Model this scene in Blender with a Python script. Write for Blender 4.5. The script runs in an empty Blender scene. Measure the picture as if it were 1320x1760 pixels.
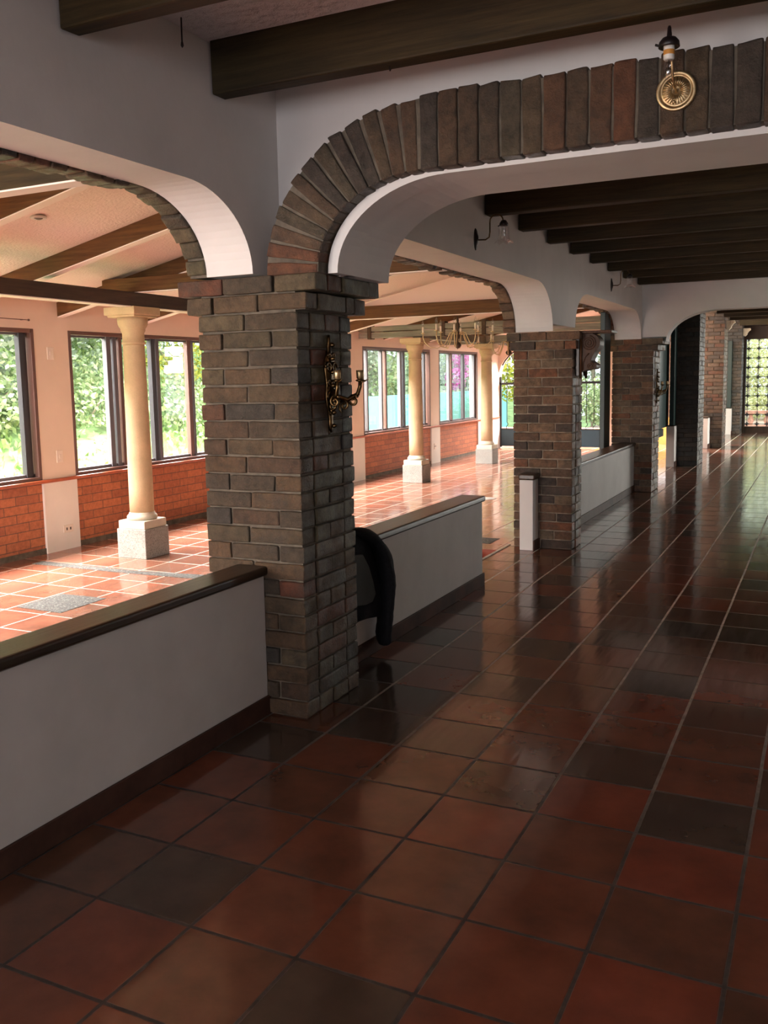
import bpy, bmesh, math, random
from mathutils import Vector, Matrix
R = random.Random(7)
SC = bpy.context.scene
COL = SC.collection

# ------------------------------------------------------------------ camera
FPX, YAW, PIT, ROL, PPY = 1560.1, .4542, -.1187, -.0186, 837.7
CAM = Vector((1.87527, -1.52983, 1.49481))
cy, sy, cp, sp = math.cos(YAW), math.sin(YAW), math.cos(PIT), math.sin(PIT)
fw = Vector((-sy*cp, cy*cp, sp)); r0 = Vector((cy, sy, 0)); u0 = r0.cross(fw)
ri = math.cos(ROL)*r0 + math.sin(ROL)*u0
up = -math.sin(ROL)*r0 + math.cos(ROL)*u0
cd = bpy.data.cameras.new('camera'); cam = bpy.data.objects.new('camera', cd); COL.objects.link(cam)
cam.matrix_world = Matrix(((ri.x, up.x, -fw.x, CAM.x), (ri.y, up.y, -fw.y, CAM.y), (ri.z, up.z, -fw.z, CAM.z), (0, 0, 0, 1)))
cd.sensor_fit = 'AUTO'; cd.sensor_width = 36.0
cd.lens = FPX/1760*36.0
cd.shift_y = -(880-PPY)/1760
cd.clip_start = .05; cd.clip_end = 300
SC.camera = cam

# ------------------------------------------------------------------ world, sun, daylight, exposure
SC.view_settings.view_transform = 'Standard'; SC.view_settings.look = 'None'
SC.view_settings.exposure = 0.0; SC.view_settings.gamma = 1.0
try: SC.view_settings.use_curve_mapping = False
except Exception: pass
try:
    SC.cycles.use_denoising = True
    SC.cycles.max_bounces = 10; SC.cycles.diffuse_bounces = 6; SC.cycles.transparent_max_bounces = 12
    SC.cycles.sample_clamp_indirect = 6.0
    SC.cycles.caustics_reflective = True; SC.cycles.caustics_refractive = False
except Exception: pass
w = bpy.data.worlds.new('world'); SC.world = w; w.use_nodes = True
bg = w.node_tree.nodes['Background']; bg.inputs[0].default_value = (.86, .94, 1.0, 1); bg.inputs[1].default_value = 2.2

def light(name, kind, loc, target, energy, color=(1, 1, 1), size=None, size_y=None, spread=None):
    l = bpy.data.lights.new(name, kind); l.energy = energy; l.color = color
    o = bpy.data.objects.new(name, l); COL.objects.link(o); o.location = loc
    o.rotation_euler = (Vector(target)-Vector(loc)).to_track_quat('-Z', 'Y').to_euler()
    if kind == 'AREA':
        l.shape = 'RECTANGLE'; l.size = size; l.size_y = size_y
        if spread: l.spread = spread
    return o
sun = light('sun', 'SUN', (20, -10, 30), (20-9, -10+4, 30-17), 5.5, (1, .95, .86)); sun.data.angle = .02
# daylight falling through the window openings (the lights stand outside them), plus one added fill for the room
light('daylight_room_windows', 'AREA', (-5.75, 5.6, 3.3), (-3.3, 5.6, .3), 9200, (1, .92, .93), 16.0, 1.6)
light('fill_room_near_end', 'AREA', (-2.5, -6.6, 1.5), (-2.5, 0, .8), 560, (1, .92, .86), 3.4, 2.4)  # added fill from a made-up open end out of view, brightens the room
light('daylight_room_gate', 'AREA', (-3.2, 18.6, 3.4), (-3.2, 14.5, 0), 1800, (1, .95, .9), 3.0, 1.5)
light('daylight_aisle_back', 'AREA', (.9, -6.6, 1.15), (.6, 0, 1.6), 160, (1, .93, .97), 2.2, 1.7)
light('daylight_aisle_side', 'AREA', (4.7, 7.4, 1.8), (0.5, 7.2, .2), 30, (1, .96, .95), 3.4, 1.6)
light('daylight_corridor_side', 'AREA', (5.2, 18.6, 2.6), (1.0, 17.2, .7), 1150, (1, .97, .87), 8.0, 1.8)

# ------------------------------------------------------------------ materials
def mat(name):
    m = bpy.data.materials.new(name); m.use_nodes = True
    nt = m.node_tree; b = nt.nodes['Principled BSDF']
    return m, nt, b
def N(nt, kind, **kw):
    n = nt.nodes.new(kind)
    for k, v in kw.items():
        if k.startswith('i_'):
            key = k[2:]
            n.inputs[int(key) if key.isdigit() else key.replace('_', ' ')].default_value = v
        else: setattr(n, k, v)
    return n
def L(nt, a, b): nt.links.new(a, b)
def ramp(nt, fac, stops, interp='LINEAR'):
    r = nt.nodes.new('ShaderNodeValToRGB'); r.color_ramp.interpolation = interp
    e = r.color_ramp.elements
    while len(e) < len(stops): e.new(.5)
    for i, (p, c) in enumerate(stops): e[i].position = p; e[i].color = (*c, 1) if len(c) == 3 else c
    L(nt, fac, r.inputs[0]); return r.outputs[0]
def mixc(nt, fac, a, b, mode='MIX'):
    m = nt.nodes.new('ShaderNodeMix'); m.data_type = 'RGBA'; m.blend_type = mode
    if isinstance(fac, (int, float)): m.inputs[0].default_value = fac
    else: L(nt, fac, m.inputs[0])
    for i, v in ((6, a), (7, b)):
        if isinstance(v, tuple): m.inputs[i].default_value = (*v, 1)
        else: L(nt, v, m.inputs[i])
    return m.outputs[2]
def mth(nt, op, a, b=None, c=None):
    m = nt.nodes.new('ShaderNodeMath'); m.operation = op
    for i, v in enumerate((a, b, c)):
        if v is None: continue
        if isinstance(v, (int, float)): m.inputs[i].default_value = v
        else: L(nt, v, m.inputs[i])
    return m.outputs[0]
def coords(nt, scale=(1, 1, 1), world=True):
    if world: o = N(nt, 'ShaderNodeNewGeometry').outputs['Position']
    else: o = N(nt, 'ShaderNodeTexCoord').outputs['Object']
    mp = N(nt, 'ShaderNodeMapping'); mp.inputs['Scale'].default_value = scale
    L(nt, o, mp.inputs[0]); return mp.outputs[0]
def noise(nt, vec, scale, detail=4, rough=.6, out=0):
    n = N(nt, 'ShaderNodeTexNoise', i_Scale=scale, i_Detail=detail, i_Roughness=rough)
    L(nt, vec, n.inputs['Vector']); return n.outputs[out]
def bump(nt, b, h, strength=.4, dist=.01):
    n = N(nt, 'ShaderNodeBump', i_Strength=strength, i_Distance=dist)
    L(nt, h, n.inputs['Height']); L(nt, n.outputs[0], b.inputs['Normal'])

def simple(name, col, rough=.6, metal=0, nscale=0, namt=.15, bmp=0, bscale=60, spec=None, world=True, coat=0):
    m, nt, b = mat(name)
    b.inputs['Roughness'].default_value = rough; b.inputs['Metallic'].default_value = metal
    if spec is not None: b.inputs['Specular IOR Level'].default_value = spec
    if coat: b.inputs['Coat Weight'].default_value = coat; b.inputs['Coat Roughness'].default_value = .15
    if nscale:
        v = coords(nt, world=world)
        f = noise(nt, v, nscale)
        lo = tuple(c*(1-namt*1.6) for c in col); hi = tuple(min(1, c*(1+namt)) for c in col)
        L(nt, ramp(nt, f, [(.3, lo), (.7, hi)]), b.inputs['Base Color'])
    else: b.inputs['Base Color'].default_value = (*col, 1)
    if bmp:
        v = coords(nt, world=world); bump(nt, b, noise(nt, v, bscale, 6), bmp, .006)
    return m

def brick_mat(name, gain=1.0, rough=(.28, .7), shine=.5):
    m, nt, b = mat(name)
    at = N(nt, 'ShaderNodeAttribute', attribute_name='tint')
    v = coords(nt)
    n1 = noise(nt, v, 22, 6, .7); n2 = noise(nt, v, 90, 5, .75)
    c = mixc(nt, 1.0, at.outputs['Color'], ramp(nt, n1, [(.28, (.42*gain,)*3), (.72, (1.6*gain,)*3)]), 'MULTIPLY')
    c = mixc(nt, ramp(nt, n2, [(.60, (0, 0, 0)), (.76, (.6, .6, .6))]), c, (.16*gain, .125*gain, .09*gain))
    c = mixc(nt, ramp(nt, noise(nt, v, 6, 4, .65), [(.56, (0, 0, 0)), (.72, (.75, .75, .75))]), c, (.045, .036, .028))
    hs = N(nt, 'ShaderNodeHueSaturation', i_Saturation=1.15); L(nt, c, hs.inputs['Color']); c = hs.outputs[0]
    L(nt, c, b.inputs['Base Color'])
    n3 = noise(nt, v, 9, 3, .6)
    L(nt, ramp(nt, n3, [(.35, (rough[0],)*3), (.65, (rough[1],)*3)]), b.inputs['Roughness'])
    b.inputs['Specular IOR Level'].default_value = shine
    h = mth(nt, 'ADD', mth(nt, 'MULTIPLY', n1, 1.2), n2)
    bump(nt, b, h, .75, .010)
    return m

def wood_mat(name, dark, lightc, axis='X', rough=.5):
    m, nt, b = mat(name)
    s = {'X': (1.2, 22, 22), 'Y': (22, 1.2, 22), 'Z': (22, 22, 1.2)}[axis]
    v = coords(nt, s); f = noise(nt, v, 2.2, 8, .7)
    v2 = coords(nt); g = noise(nt, v2, 1.7, 3, .5)
    c = ramp(nt, f, [(.28, dark), (.72, lightc)])
    c = mixc(nt, 1.0, c, ramp(nt, g, [(.3, (.75, .78, .75)), (.7, (1.2, 1.12, 1.0))]), 'MULTIPLY')
    L(nt, c, b.inputs['Base Color']); b.inputs['Roughness'].default_value = rough
    b.inputs['Specular IOR Level'].default_value = .5 if rough < .4 else .22
    bump(nt, b, f, .35, .004)
    return m

T = .34
def tile_mat():
    m, nt, b = mat('terracotta_tile_floor')
    pos = N(nt, 'ShaderNodeNewGeometry').outputs['Position']
    sep = N(nt, 'ShaderNodeSeparateXYZ'); L(nt, pos, sep.inputs[0])
    x, y = sep.outputs[0], sep.outputs[1]
    # hand laid: lines waver a little
    wv = noise(nt, coords(nt), 1.3, 2, .5)
    wob = mth(nt, 'MULTIPLY', mth(nt, 'SUBTRACT', wv, .5), .03)
    tx = mth(nt, 'ADD', mth(nt, 'DIVIDE', x, T), wob)
    ty = mth(nt, 'ADD', mth(nt, 'DIVIDE', y, T), wob)
    px_, py_ = mth(nt, 'PINGPONG', tx, .5), mth(nt, 'PINGPONG', ty, .5)
    dmin = mth(nt, 'MINIMUM', px_, py_)
    edge = noise(nt, coords(nt), 30, 3, .6)
    d = mth(nt, 'ADD', dmin, mth(nt, 'MULTIPLY', mth(nt, 'SUBTRACT', edge, .5), .012))
    grout = ramp(nt, d, [(.013, (1, 1, 1)), (.021, (0, 0, 0))])
    gx = mth(nt, 'LESS_THAN', px_, .021)            # joints that run along the aisle
    idv = N(nt, 'ShaderNodeCombineXYZ')
    L(nt, mth(nt, 'FLOOR', tx), idv.inputs[0]); L(nt, mth(nt, 'FLOOR', ty), idv.inputs[1])
    wn = N(nt, 'ShaderNodeTexWhiteNoise', noise_dimensions='2D'); L(nt, idv.outputs[0], wn.inputs['Vector'])
    base = ramp(nt, wn.outputs['Value'], [(0, (.062, .046, .035)), (.17, (.080, .054, .038)), (.23, (.105, .053, .033)), (.45, (.135, .057, .034)),
                                          (.62, (.165, .058, .033)), (.8, (.190, .054, .031)), (1, (.145, .064, .037))])
    roomt = mth(nt, 'LESS_THAN', x, -.62)           # tiles of the bright room are coloured paler and more orange
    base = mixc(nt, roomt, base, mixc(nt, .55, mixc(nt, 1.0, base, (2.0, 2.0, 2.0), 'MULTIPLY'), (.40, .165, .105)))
    cl = noise(nt, coords(nt), 4.5, 5, .6)
    base = mixc(nt, 1.0, base, ramp(nt, cl, [(.3, (.60, .62, .64)), (.7, (1.10, 1.04, 1.0))]), 'MULTIPLY')
    fine = noise(nt, coords(nt), 140, 4, .7)
    base = mixc(nt, ramp(nt, fine, [(.66, (0, 0, 0)), (.8, (.25, .25, .25))]), base, (.05, .03, .02))
    # joints: dark and dirty near the first arch, floor glare painted in pale further along and in the bright room
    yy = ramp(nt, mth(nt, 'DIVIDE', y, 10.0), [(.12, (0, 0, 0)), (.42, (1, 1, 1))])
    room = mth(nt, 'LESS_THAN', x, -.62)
    glare_mask = mth(nt, 'MAXIMUM', mth(nt, 'MULTIPLY', gx, yy), room)
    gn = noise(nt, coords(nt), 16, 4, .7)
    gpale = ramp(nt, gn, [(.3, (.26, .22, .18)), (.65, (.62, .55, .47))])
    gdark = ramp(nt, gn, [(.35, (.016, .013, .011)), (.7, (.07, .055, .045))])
    gcol = mixc(nt, glare_mask, gdark, mixc(nt, room, gpale, (.42, .30, .23)))
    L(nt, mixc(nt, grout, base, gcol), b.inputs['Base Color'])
    # long wax streaks
    st = noise(nt, coords(nt, (26, 2.6, 1)), 1.0, 2, .5)
    rg = ramp(nt, st, [(.3, (.085,)*3), (.7, (.17,)*3)])
    L(nt, mixc(nt, grout, rg, (.6, .6, .6)), b.inputs['Roughness'])
    b.inputs['Specular IOR Level'].default_value = .6
    h = mth(nt, 'ADD', mth(nt, 'MULTIPLY', mth(nt, 'SUBTRACT', 1.0, grout), 1.0), mth(nt, 'MULTIPLY', noise(nt, coords(nt, (13, 2.0, 1)), 1.0, 2, .5), 2.2))
    bump(nt, b, h, .12, .004)
    return m

def wainscot_mat():
    m, nt, b = mat('orange_brick_face')
    pos = N(nt, 'ShaderNodeNewGeometry').outputs['Position']
    sep = N(nt, 'ShaderNodeSeparateXYZ'); L(nt, pos, sep.inputs[0])
    cb = N(nt, 'ShaderNodeCombineXYZ'); L(nt, sep.outputs[1], cb.inputs[0]); L(nt, sep.outputs[2], cb.inputs[1])
    br = N(nt, 'ShaderNodeTexBrick', offset=.5, squash=1.0)
    br.inputs['Scale'].default_value = 1.0; br.inputs['Brick Width'].default_value = .26; br.inputs['Row Height'].default_value = .078
    br.inputs['Mortar Size'].default_value = .0045; br.inputs['Mortar Smooth'].default_value = .2; br.inputs['Bias'].default_value = 0
    br.inputs['Color1'].default_value = (.50, .155, .060, 1); br.inputs['Color2'].default_value = (.36, .105, .045, 1)
    br.inputs['Mortar'].default_value = (.17, .075, .045, 1)
    L(nt, cb.outputs[0], br.inputs['Vector'])
    n = noise(nt, coords(nt), 25, 5, .7)
    c = mixc(nt, 1.0, br.outputs['Color'], ramp(nt, n, [(.3, (.75, .75, .75)), (.7, (1.25, 1.25, 1.25))]), 'MULTIPLY')
    L(nt, c, b.inputs['Base Color']); b.inputs['Roughness'].default_value = .65
    bump(nt, b, mth(nt, 'ADD', mth(nt, 'MULTIPLY', br.outputs['Fac'], -1.0), mth(nt, 'MULTIPLY', n, .4)), .5, .008)
    return m

def stone_mat(name, col, speck, sscale=160, amt=.5, rough=.75):
    m, nt, b = mat(name)
    v = coords(nt); f = noise(nt, v, sscale, 3, .8); g = noise(nt, v, 5, 4, .6)
    c = mixc(nt, 1.0, col, ramp(nt, g, [(.3, (.86, .86, .84)), (.7, (1.1, 1.08, 1.05))]), 'MULTIPLY')
    c = mixc(nt, ramp(nt, f, [(.5, (0, 0, 0)), (.62, (amt,)*3)]), c, speck)
    L(nt, c, b.inputs['Base Color']); b.inputs['Roughness'].default_value = rough
    bump(nt, b, f, .35, .004)
    return m

def pebble_mat():
    m, nt, b = mat('pebble_mosaic')
    v = coords(nt)
    vo = N(nt, 'ShaderNodeTexVoronoi', i_Scale=75); L(nt, v, vo.inputs['Vector'])
    sv = N(nt, 'ShaderNodeSeparateColor'); L(nt, vo.outputs['Color'], sv.inputs[0])
    c = ramp(nt, sv.outputs[0], [(0, (.04, .044, .04)), (.5, (.10, .10, .09)), (.8, (.16, .158, .14)), (1, (.24, .23, .20))])
    c = mixc(nt, ramp(nt, vo.outputs['Distance'], [(.35, (0, 0, 0)), (.6, (1, 1, 1))]), c, (.10, .09, .08))
    L(nt, c, b.inputs['Base Color']); b.inputs['Roughness'].default_value = .8; b.inputs['Specular IOR Level'].default_value = .2
    bump(nt, b, mth(nt, 'SUBTRACT', 1.0, vo.outputs['Distance']), .6, .01)
    return m

def leaf_mat(name, c1, c2, c3, trans=.25):
    m, nt, b = mat(name)
    at = N(nt, 'ShaderNodeAttribute', attribute_name='tint')
    sv = N(nt, 'ShaderNodeSeparateColor'); L(nt, at.outputs['Color'], sv.inputs[0])
    c = ramp(nt, sv.outputs[0], [(0, c1), (.5, c2), (1, c3)])
    L(nt, c, b.inputs['Base Color']); b.inputs['Roughness'].default_value = .55
    tr = N(nt, 'ShaderNodeBsdfTranslucent'); L(nt, c, tr.inputs[0])
    mx = N(nt, 'ShaderNodeMixShader'); mx.inputs[0].default_value = trans
    L(nt, b.outputs[0], mx.inputs[1]); L(nt, tr.outputs[0], mx.inputs[2])
    L(nt, mx.outputs[0], nt.nodes['Material Output'].inputs[0])
    return m

def glass_mat(name, tint=(.96, .99, .97), refl=.07):
    m, nt, b = mat(name)
    nt.nodes.remove(b)
    t = N(nt, 'ShaderNodeBsdfTransparent'); t.inputs[0].default_value = (*tint, 1)
    g = N(nt, 'ShaderNodeBsdfGlossy', i_Roughness=.02)
    lw = N(nt, 'ShaderNodeLayerWeight', i_Blend=.25)
    f = mth(nt, 'ADD', mth(nt, 'MULTIPLY', lw.outputs['Facing'], .22), refl*.5)
    mx = N(nt, 'ShaderNodeMixShader'); L(nt, f, mx.inputs[0])
    L(nt, t.outputs[0], mx.inputs[1]); L(nt, g.outputs[0], mx.inputs[2])
    L(nt, mx.outputs[0], nt.nodes['Material Output'].inputs[0])
    return m

def ceiling_mat(name, col, bs, bsc):
    m, nt, b = mat(name)
    v = coords(nt); n = noise(nt, v, bsc, 5, .65)
    vo = N(nt, 'ShaderNodeTexVoronoi', i_Scale=bsc*.6, feature='SMOOTH_F1'); L(nt, v, vo.inputs['Vector'])
    b.inputs['Base Color'].default_value = (*col, 1); b.inputs['Roughness'].default_value = .75
    bump(nt, b, mth(nt, 'ADD', n, vo.outputs['Distance']), bs, .02)
    return m

M = {}
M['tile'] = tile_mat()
M['wainscot'] = wainscot_mat()
M['pebble'] = pebble_mat()
M['plaster'] = simple('white_plaster', (.66, .63, .605), .7, nscale=2.2, namt=.05, bmp=.12, bscale=35)
M['plaster_low'] = simple('parapet_plaster', (.52, .495, .465), .55, nscale=3.0, namt=.06, bmp=.08, bscale=25)
M['peach'] = simple('room_plaster', (.80, .64, .52), .7, nscale=1.5, namt=.04, bmp=.08, bscale=30)
M['peach_low'] = simple('pilaster_paint', (.80, .73, .66), .6, nscale=2, namt=.04)
M['ceil_aisle'] = ceiling_mat('stippled_ceiling', (.80, .77, .80), 1.0, 38)
M['ceil_room'] = ceiling_mat('room_ceiling_board', (.86, .70, .62), .3, 90)
M['ceil_dark'] = wood_mat('dark_roof_boards', (.02, .014, .009), (.05, .035, .02), 'X', .7)
M['brick'] = brick_mat('old_brown_brick', .82)
M['brick_dull'] = brick_mat('weathered_brick', 1.0, (.45, .8), .4)
M['mortar'] = simple('grey_mortar', (.125, .10, .072), .85, nscale=14, namt=.3, bmp=.5, bscale=60)
M['mortar_dark'] = simple('dark_mortar', (.085, .07, .055), .85, nscale=14, namt=.3, bmp=.5, bscale=60)
M['beam'] = wood_mat('dark_stained_beam', (.016, .011, .005), (.060, .040, .015), 'X', .6)
M['rafter'] = wood_mat('brown_rafter', (.060, .026, .009), (.165, .078, .027), 'X', .6)
M['rafter_y'] = wood_mat('dark_wall_plate', (.045, .026, .016), (.10, .06, .036), 'Y', .5)
M['greywood'] = wood_mat('weathered_grey_timber', (.14, .125, .10), (.34, .31, .25), 'X', .6)
M['capwood'] = wood_mat('dark_varnished_cap', (.016, .009, .006), (.050, .029, .016), 'Y', .3)
M['console'] = wood_mat('reddish_carved_wood', (.030, .012, .006), (.100, .045, .020), 'Z', .45)
M['basebd'] = simple('dark_brown_baseboard', (.062, .028, .019), .6, nscale=6, namt=.3, spec=.2)
M['terracotta'] = simple('terracotta_sill', (.42, .10, .04), .35, nscale=8, namt=.15)
M['underside_strip'] = simple('pale_underside', (.86, .74, .66), .7)  # pale colour of the thin strips under the room timbers
M['limestone'] = stone_mat('yellow_limestone', (.60, .43, .25), (.38, .27, .16), 120, .25)
M['limestone_pale'] = stone_mat('pale_limestone', (.62, .54, .42), (.42, .35, .25), 120, .25)
M['granite'] = stone_mat('bush_hammered_granite', (.33, .315, .285), (.10, .095, .085), 110, .75)
M['winbrown'] = simple('brown_window_frame', (.13, .06, .045), .45)
M['windark'] = simple('dark_window_stile', (.035, .03, .035), .35)
M['alu'] = simple('aluminium_sash', (.13, .12, .13), .45, metal=.1)
M['glass'] = glass_mat('window_glass')
M['lampglass'] = glass_mat('lamp_glass', (.97, .95, .95), .25)
M['green'] = simple('dark_green_paint', (.012, .032, .030), .4, spec=.4)
M['iron'] = simple('wrought_iron', (.022, .022, .026), .45, metal=.3)
M['teal'] = simple('dark_teal_sheet', (.012, .05, .075), .45)
M['brass'] = simple('aged_brass', (.58, .42, .23), .42, metal=1, nscale=30, namt=.25)
M['brass_dark'] = simple('dark_bronze', (.16, .095, .04), .30, metal=1, nscale=40, namt=.4)
M['gold'] = simple('gilded_metal', (.62, .47, .26), .4, metal=.7)
M['blackmetal'] = simple('black_metal', (.014, .008, .008), .4, metal=.2)
M['porcelain'] = simple('white_lamp_socket', (.72, .68, .62), .35)
M['label'] = simple('orange_socket_label', (.62, .27, .05), .5)
M['jacket'] = simple('black_cloth', (.008, .008, .010), .75, nscale=60, namt=.3, bmp=.4, bscale=130, spec=.2)
M['lining'] = simple('grey_green_lining', (.035, .037, .032), .8, bmp=.3, bscale=90)
M['button'] = simple('pale_button', (.6, .6, .6), .3)
M['plate'] = simple('ivory_wall_plate', (.80, .68, .58), .4)
M['slot'] = simple('dark_socket_slot', (.10, .07, .06), .5)
M['candle'] = simple('ivory_candle_sleeve', (.85, .72, .55), .5)
M['yellow'] = simple('ochre_paint', (.72, .45, .13), .6, nscale=5, namt=.1)
M['pinkbrick'] = simple('pink_terrace_brick', (.62, .33, .25), .7, nscale=9, namt=.2)
M['turq'] = simple('turquoise_wall_paint', (.20, .62, .64), .6, nscale=1.5, namt=.06)
M['grass'] = simple('bank_grass', (.15, .25, .09), .9, nscale=3.5, namt=.35, bmp=.6, bscale=20)
M['paving'] = simple('terrace_paving', (.5, .36, .29), .7, nscale=4, namt=.15)
M['bark'] = simple('pale_bark', (.36, .31, .24), .85, nscale=12, namt=.3)
M['leafA'] = leaf_mat('pale_green_leaves', (.17, .24, .12), (.36, .48, .25), (.55, .66, .38))
M['leafB'] = leaf_mat('blue_green_leaves', (.17, .22, .18), (.36, .44, .34), (.54, .62, .50))
M['leafY'] = leaf_mat('yellow_green_leaves', (.18, .24, .03), (.48, .52, .07), (.75, .68, .16))
M['leafG'] = leaf_mat('bank_plant_leaves', (.12, .21, .06), (.24, .37, .12), (.38, .50, .20))
M['leafD'] = leaf_mat('sunlit_garden_leaves', (.42, .46, .24), (.70, .72, .40), (.86, .85, .56))
M['flower'] = leaf_mat('magenta_bracts', (.50, .05, .34), (.72, .12, .55), (.88, .30, .75))
M['skylight'] = glass_mat('translucent_roof_sheet', (.75, .95, .62), .1)
M['pit'] = simple('red_recess_tile', (.36, .07, .03), .5, nscale=10, namt=.2)
M['palegrout'] = simple('pale_step_edge', (.55, .46, .37), .5, nscale=20, namt=.2)

# ------------------------------------------------------------------ mesh helpers
class MB:
    def __init__(s): s.v = []; s.f = []; s.t = []
    def add(s, vs, fs, tint=(.5, .5, .5)):
        k = len(s.v); s.v += [tuple(p) for p in vs]
        for f in fs: s.f.append(tuple(i+k for i in f)); s.t.append(tint)
        return s
    def box(s, a, b, j=0, tint=(.5, .5, .5)):
        (x0, y0, z0), (x1, y1, z1) = a, b
        vs = [(x, y, z) for z in (z0, z1) for y in (y0, y1) for x in (x0, x1)]
        if j: vs = [tuple(c+R.uniform(-j, j) for c in p) for p in vs]
        return s.add(vs, [(0, 2, 3, 1), (4, 5, 7, 6), (0, 1, 5, 4), (2, 6, 7, 3), (0, 4, 6, 2), (1, 3, 7, 5)], tint)
    def rough(s, p, j=.0035, nl=4, nh=2, tint=(.5, .5, .5), la=0):
        """a weathered brick: hexahedron p (ordered like box) cut into nl x nh along its long axis la and height, every vertex jittered"""
        P = [Vector(q) for q in p]
        cuts = [[0, .045, .3, .5, .7, .955, 1] if a == la else ([0, .14, .86, 1] if a == 2 or la == 2 else [0, .10, .9, 1]) for a in range(3)]
        dims = [len(c)-1 for c in cuts]
        idx = {}; vs = []
        def V(i, k, m):
            key = (i, k, m)
            if key not in idx:
                u, v, w_ = cuts[0][i], cuts[1][k], cuts[2][m]
                b = P[0]*(1-u)*(1-v)*(1-w_)+P[1]*u*(1-v)*(1-w_)+P[2]*(1-u)*v*(1-w_)+P[3]*u*v*(1-w_)+P[4]*(1-u)*(1-v)*w_+P[5]*u*(1-v)*w_+P[6]*(1-u)*v*w_+P[7]*u*v*w_
                idx[key] = len(vs); vs.append(tuple(c+R.uniform(-j, j) for c in b))
            return idx[key]
        fs = []
        A, B, Cc = dims
        for i in range(A):
            for k in range(B):
                fs.append((V(i, k, 0), V(i, k+1, 0), V(i+1, k+1, 0), V(i+1, k, 0))); fs.append((V(i, k, Cc), V(i+1, k, Cc), V(i+1, k+1, Cc), V(i, k+1, Cc)))
        for i in range(A):
            for m in range(Cc):
                fs.append((V(i, 0, m), V(i+1, 0, m), V(i+1, 0, m+1), V(i, 0, m+1))); fs.append((V(i, B, m), V(i, B, m+1), V(i+1, B, m+1), V(i+1, B, m)))
        for k in range(B):
            for m in range(Cc):
                fs.append((V(0, k, m), V(0, k, m+1), V(0, k+1, m+1), V(0, k+1, m))); fs.append((V(A, k, m), V(A, k+1, m), V(A, k+1, m+1), V(A, k, m+1)))
        return s.add(vs, fs, tint)
    def rbox(s, a, b, j=.0035, tint=(.5, .5, .5), la=0):
        (x0, y0, z0), (x1, y1, z1) = a, b
        return s.rough([(x, y, z) for z in (z0, z1) for y in (y0, y1) for x in (x0, x1)], j, 4, 2, tint, la)
    def hexa(s, p, tint=(.5, .5, .5)):          # 8 points ordered like box
        return s.add(p, [(0, 2, 3, 1), (4, 5, 7, 6), (0, 1, 5, 4), (2, 6, 7, 3), (0, 4, 6, 2), (1, 3, 7, 5)], tint)
    def lathe(s, prof, c=(0, 0, 0), n=24, axis='Z', tint=(.5, .5, .5), cap=True):
        vs = []; m = len(prof)
        for k in range(n):
            a = 2*math.pi*k/n; ca, sa = math.cos(a), math.sin(a)
            for r, h in prof:
                p = {'Z': (r*ca, r*sa, h), 'X': (h, r*ca, r*sa), 'Y': (r*sa, h, r*ca)}[axis]
                vs.append((p[0]+c[0], p[1]+c[1], p[2]+c[2]))
        fs = []
        for k in range(n):
            q = (k+1) % n
            for i in range(m-1): fs.append((k*m+i, q*m+i, q*m+i+1, k*m+i+1))
        if cap:
            fs.append(tuple(k*m for k in reversed(range(n)))); fs.append(tuple(k*m+m-1 for k in range(n)))
        return s.add(vs, fs, tint)
    def tube(s, pts, r, n=8, tint=(.5, .5, .5), flat=1.0):
        pts = [Vector(p) for p in pts]; m = len(pts)
        rs = r if isinstance(r, (list, tuple)) else [r]*m
        vs = []; prev = None
        for i, p in enumerate(pts):
            d = (pts[min(i+1, m-1)]-pts[max(i-1, 0)]).normalized()
            if prev is None:
                a = Vector((0, 0, 1)) if abs(d.z) < .9 else Vector((1, 0, 0))
                u = d.cross(a).normalized()
            else: u = (prev-d*prev.dot(d)).normalized()
            prev = u; v = d.cross(u)
            for k in range(n):
                t = 2*math.pi*k/n
                vs.append(p+u*(math.cos(t)*rs[i])+v*(math.sin(t)*rs[i]*flat))
        fs = [(i*n+k, i*n+(k+1) % n, (i+1)*n+(k+1) % n, (i+1)*n+k) for i in range(m-1) for k in range(n)]
        fs.append(tuple(reversed(range(n)))); fs.append(tuple((m-1)*n+k for k in range(n)))
        return s.add(vs, fs, tint)
    def prism(s, poly, f0, f1, tint=(.5, .5, .5)):   # f0/f1 map a 2d point to 3d
        n = len(poly); vs = [f0(p) for p in poly]+[f1(p) for p in poly]
        fs = [tuple(reversed(range(n))), tuple(range(n, 2*n))]+[(i, (i+1) % n, n+(i+1) % n, n+i) for i in range(n)]
        return s.add(vs, fs, tint)
    def build(s, name, m, parent=None, smooth=False, bevel=0, seg=2, subd=0, fix=True):
        off = Vector(parent_world(parent)) if parent else Vector((0, 0, 0))
        me = bpy.data.meshes.new(name)
        me.from_pydata([tuple(Vector(p)-off) for p in s.v], [], s.f)
        if fix:
            bm = bmesh.new(); bm.from_mesh(me); bmesh.ops.recalc_face_normals(bm, faces=bm.faces); bm.to_mesh(me); bm.free()
        at = me.attributes.new('tint', 'FLOAT_COLOR', 'FACE')
        at.data.foreach_set('color', [c for t in s.t for c in (*t, 1.0)])
        if smooth: me.polygons.foreach_set('use_smooth', [True]*len(me.polygons))
        me.materials.append(m if not isinstance(m, str) else M[m])
        o = bpy.data.objects.new(name, me); COL.objects.link(o)
        if parent: o.parent = parent
        if bevel:
            b = o.modifiers.new('bevel', 'BEVEL'); b.width = bevel; b.segments = seg; b.limit_method = 'ANGLE'; b.angle_limit = .6
        if subd:
            d = o.modifiers.new('subd', 'SUBSURF'); d.levels = d.render_levels = subd
        return o
def parent_world(o):
    p = Vector((0, 0, 0))
    while o is not None: p = p+Vector(o.location); o = o.parent
    return p
def tag(o, label, cat, group=None):
    o['label'] = label; o['category'] = cat
    if group: o['group'] = group
    return o
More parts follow.
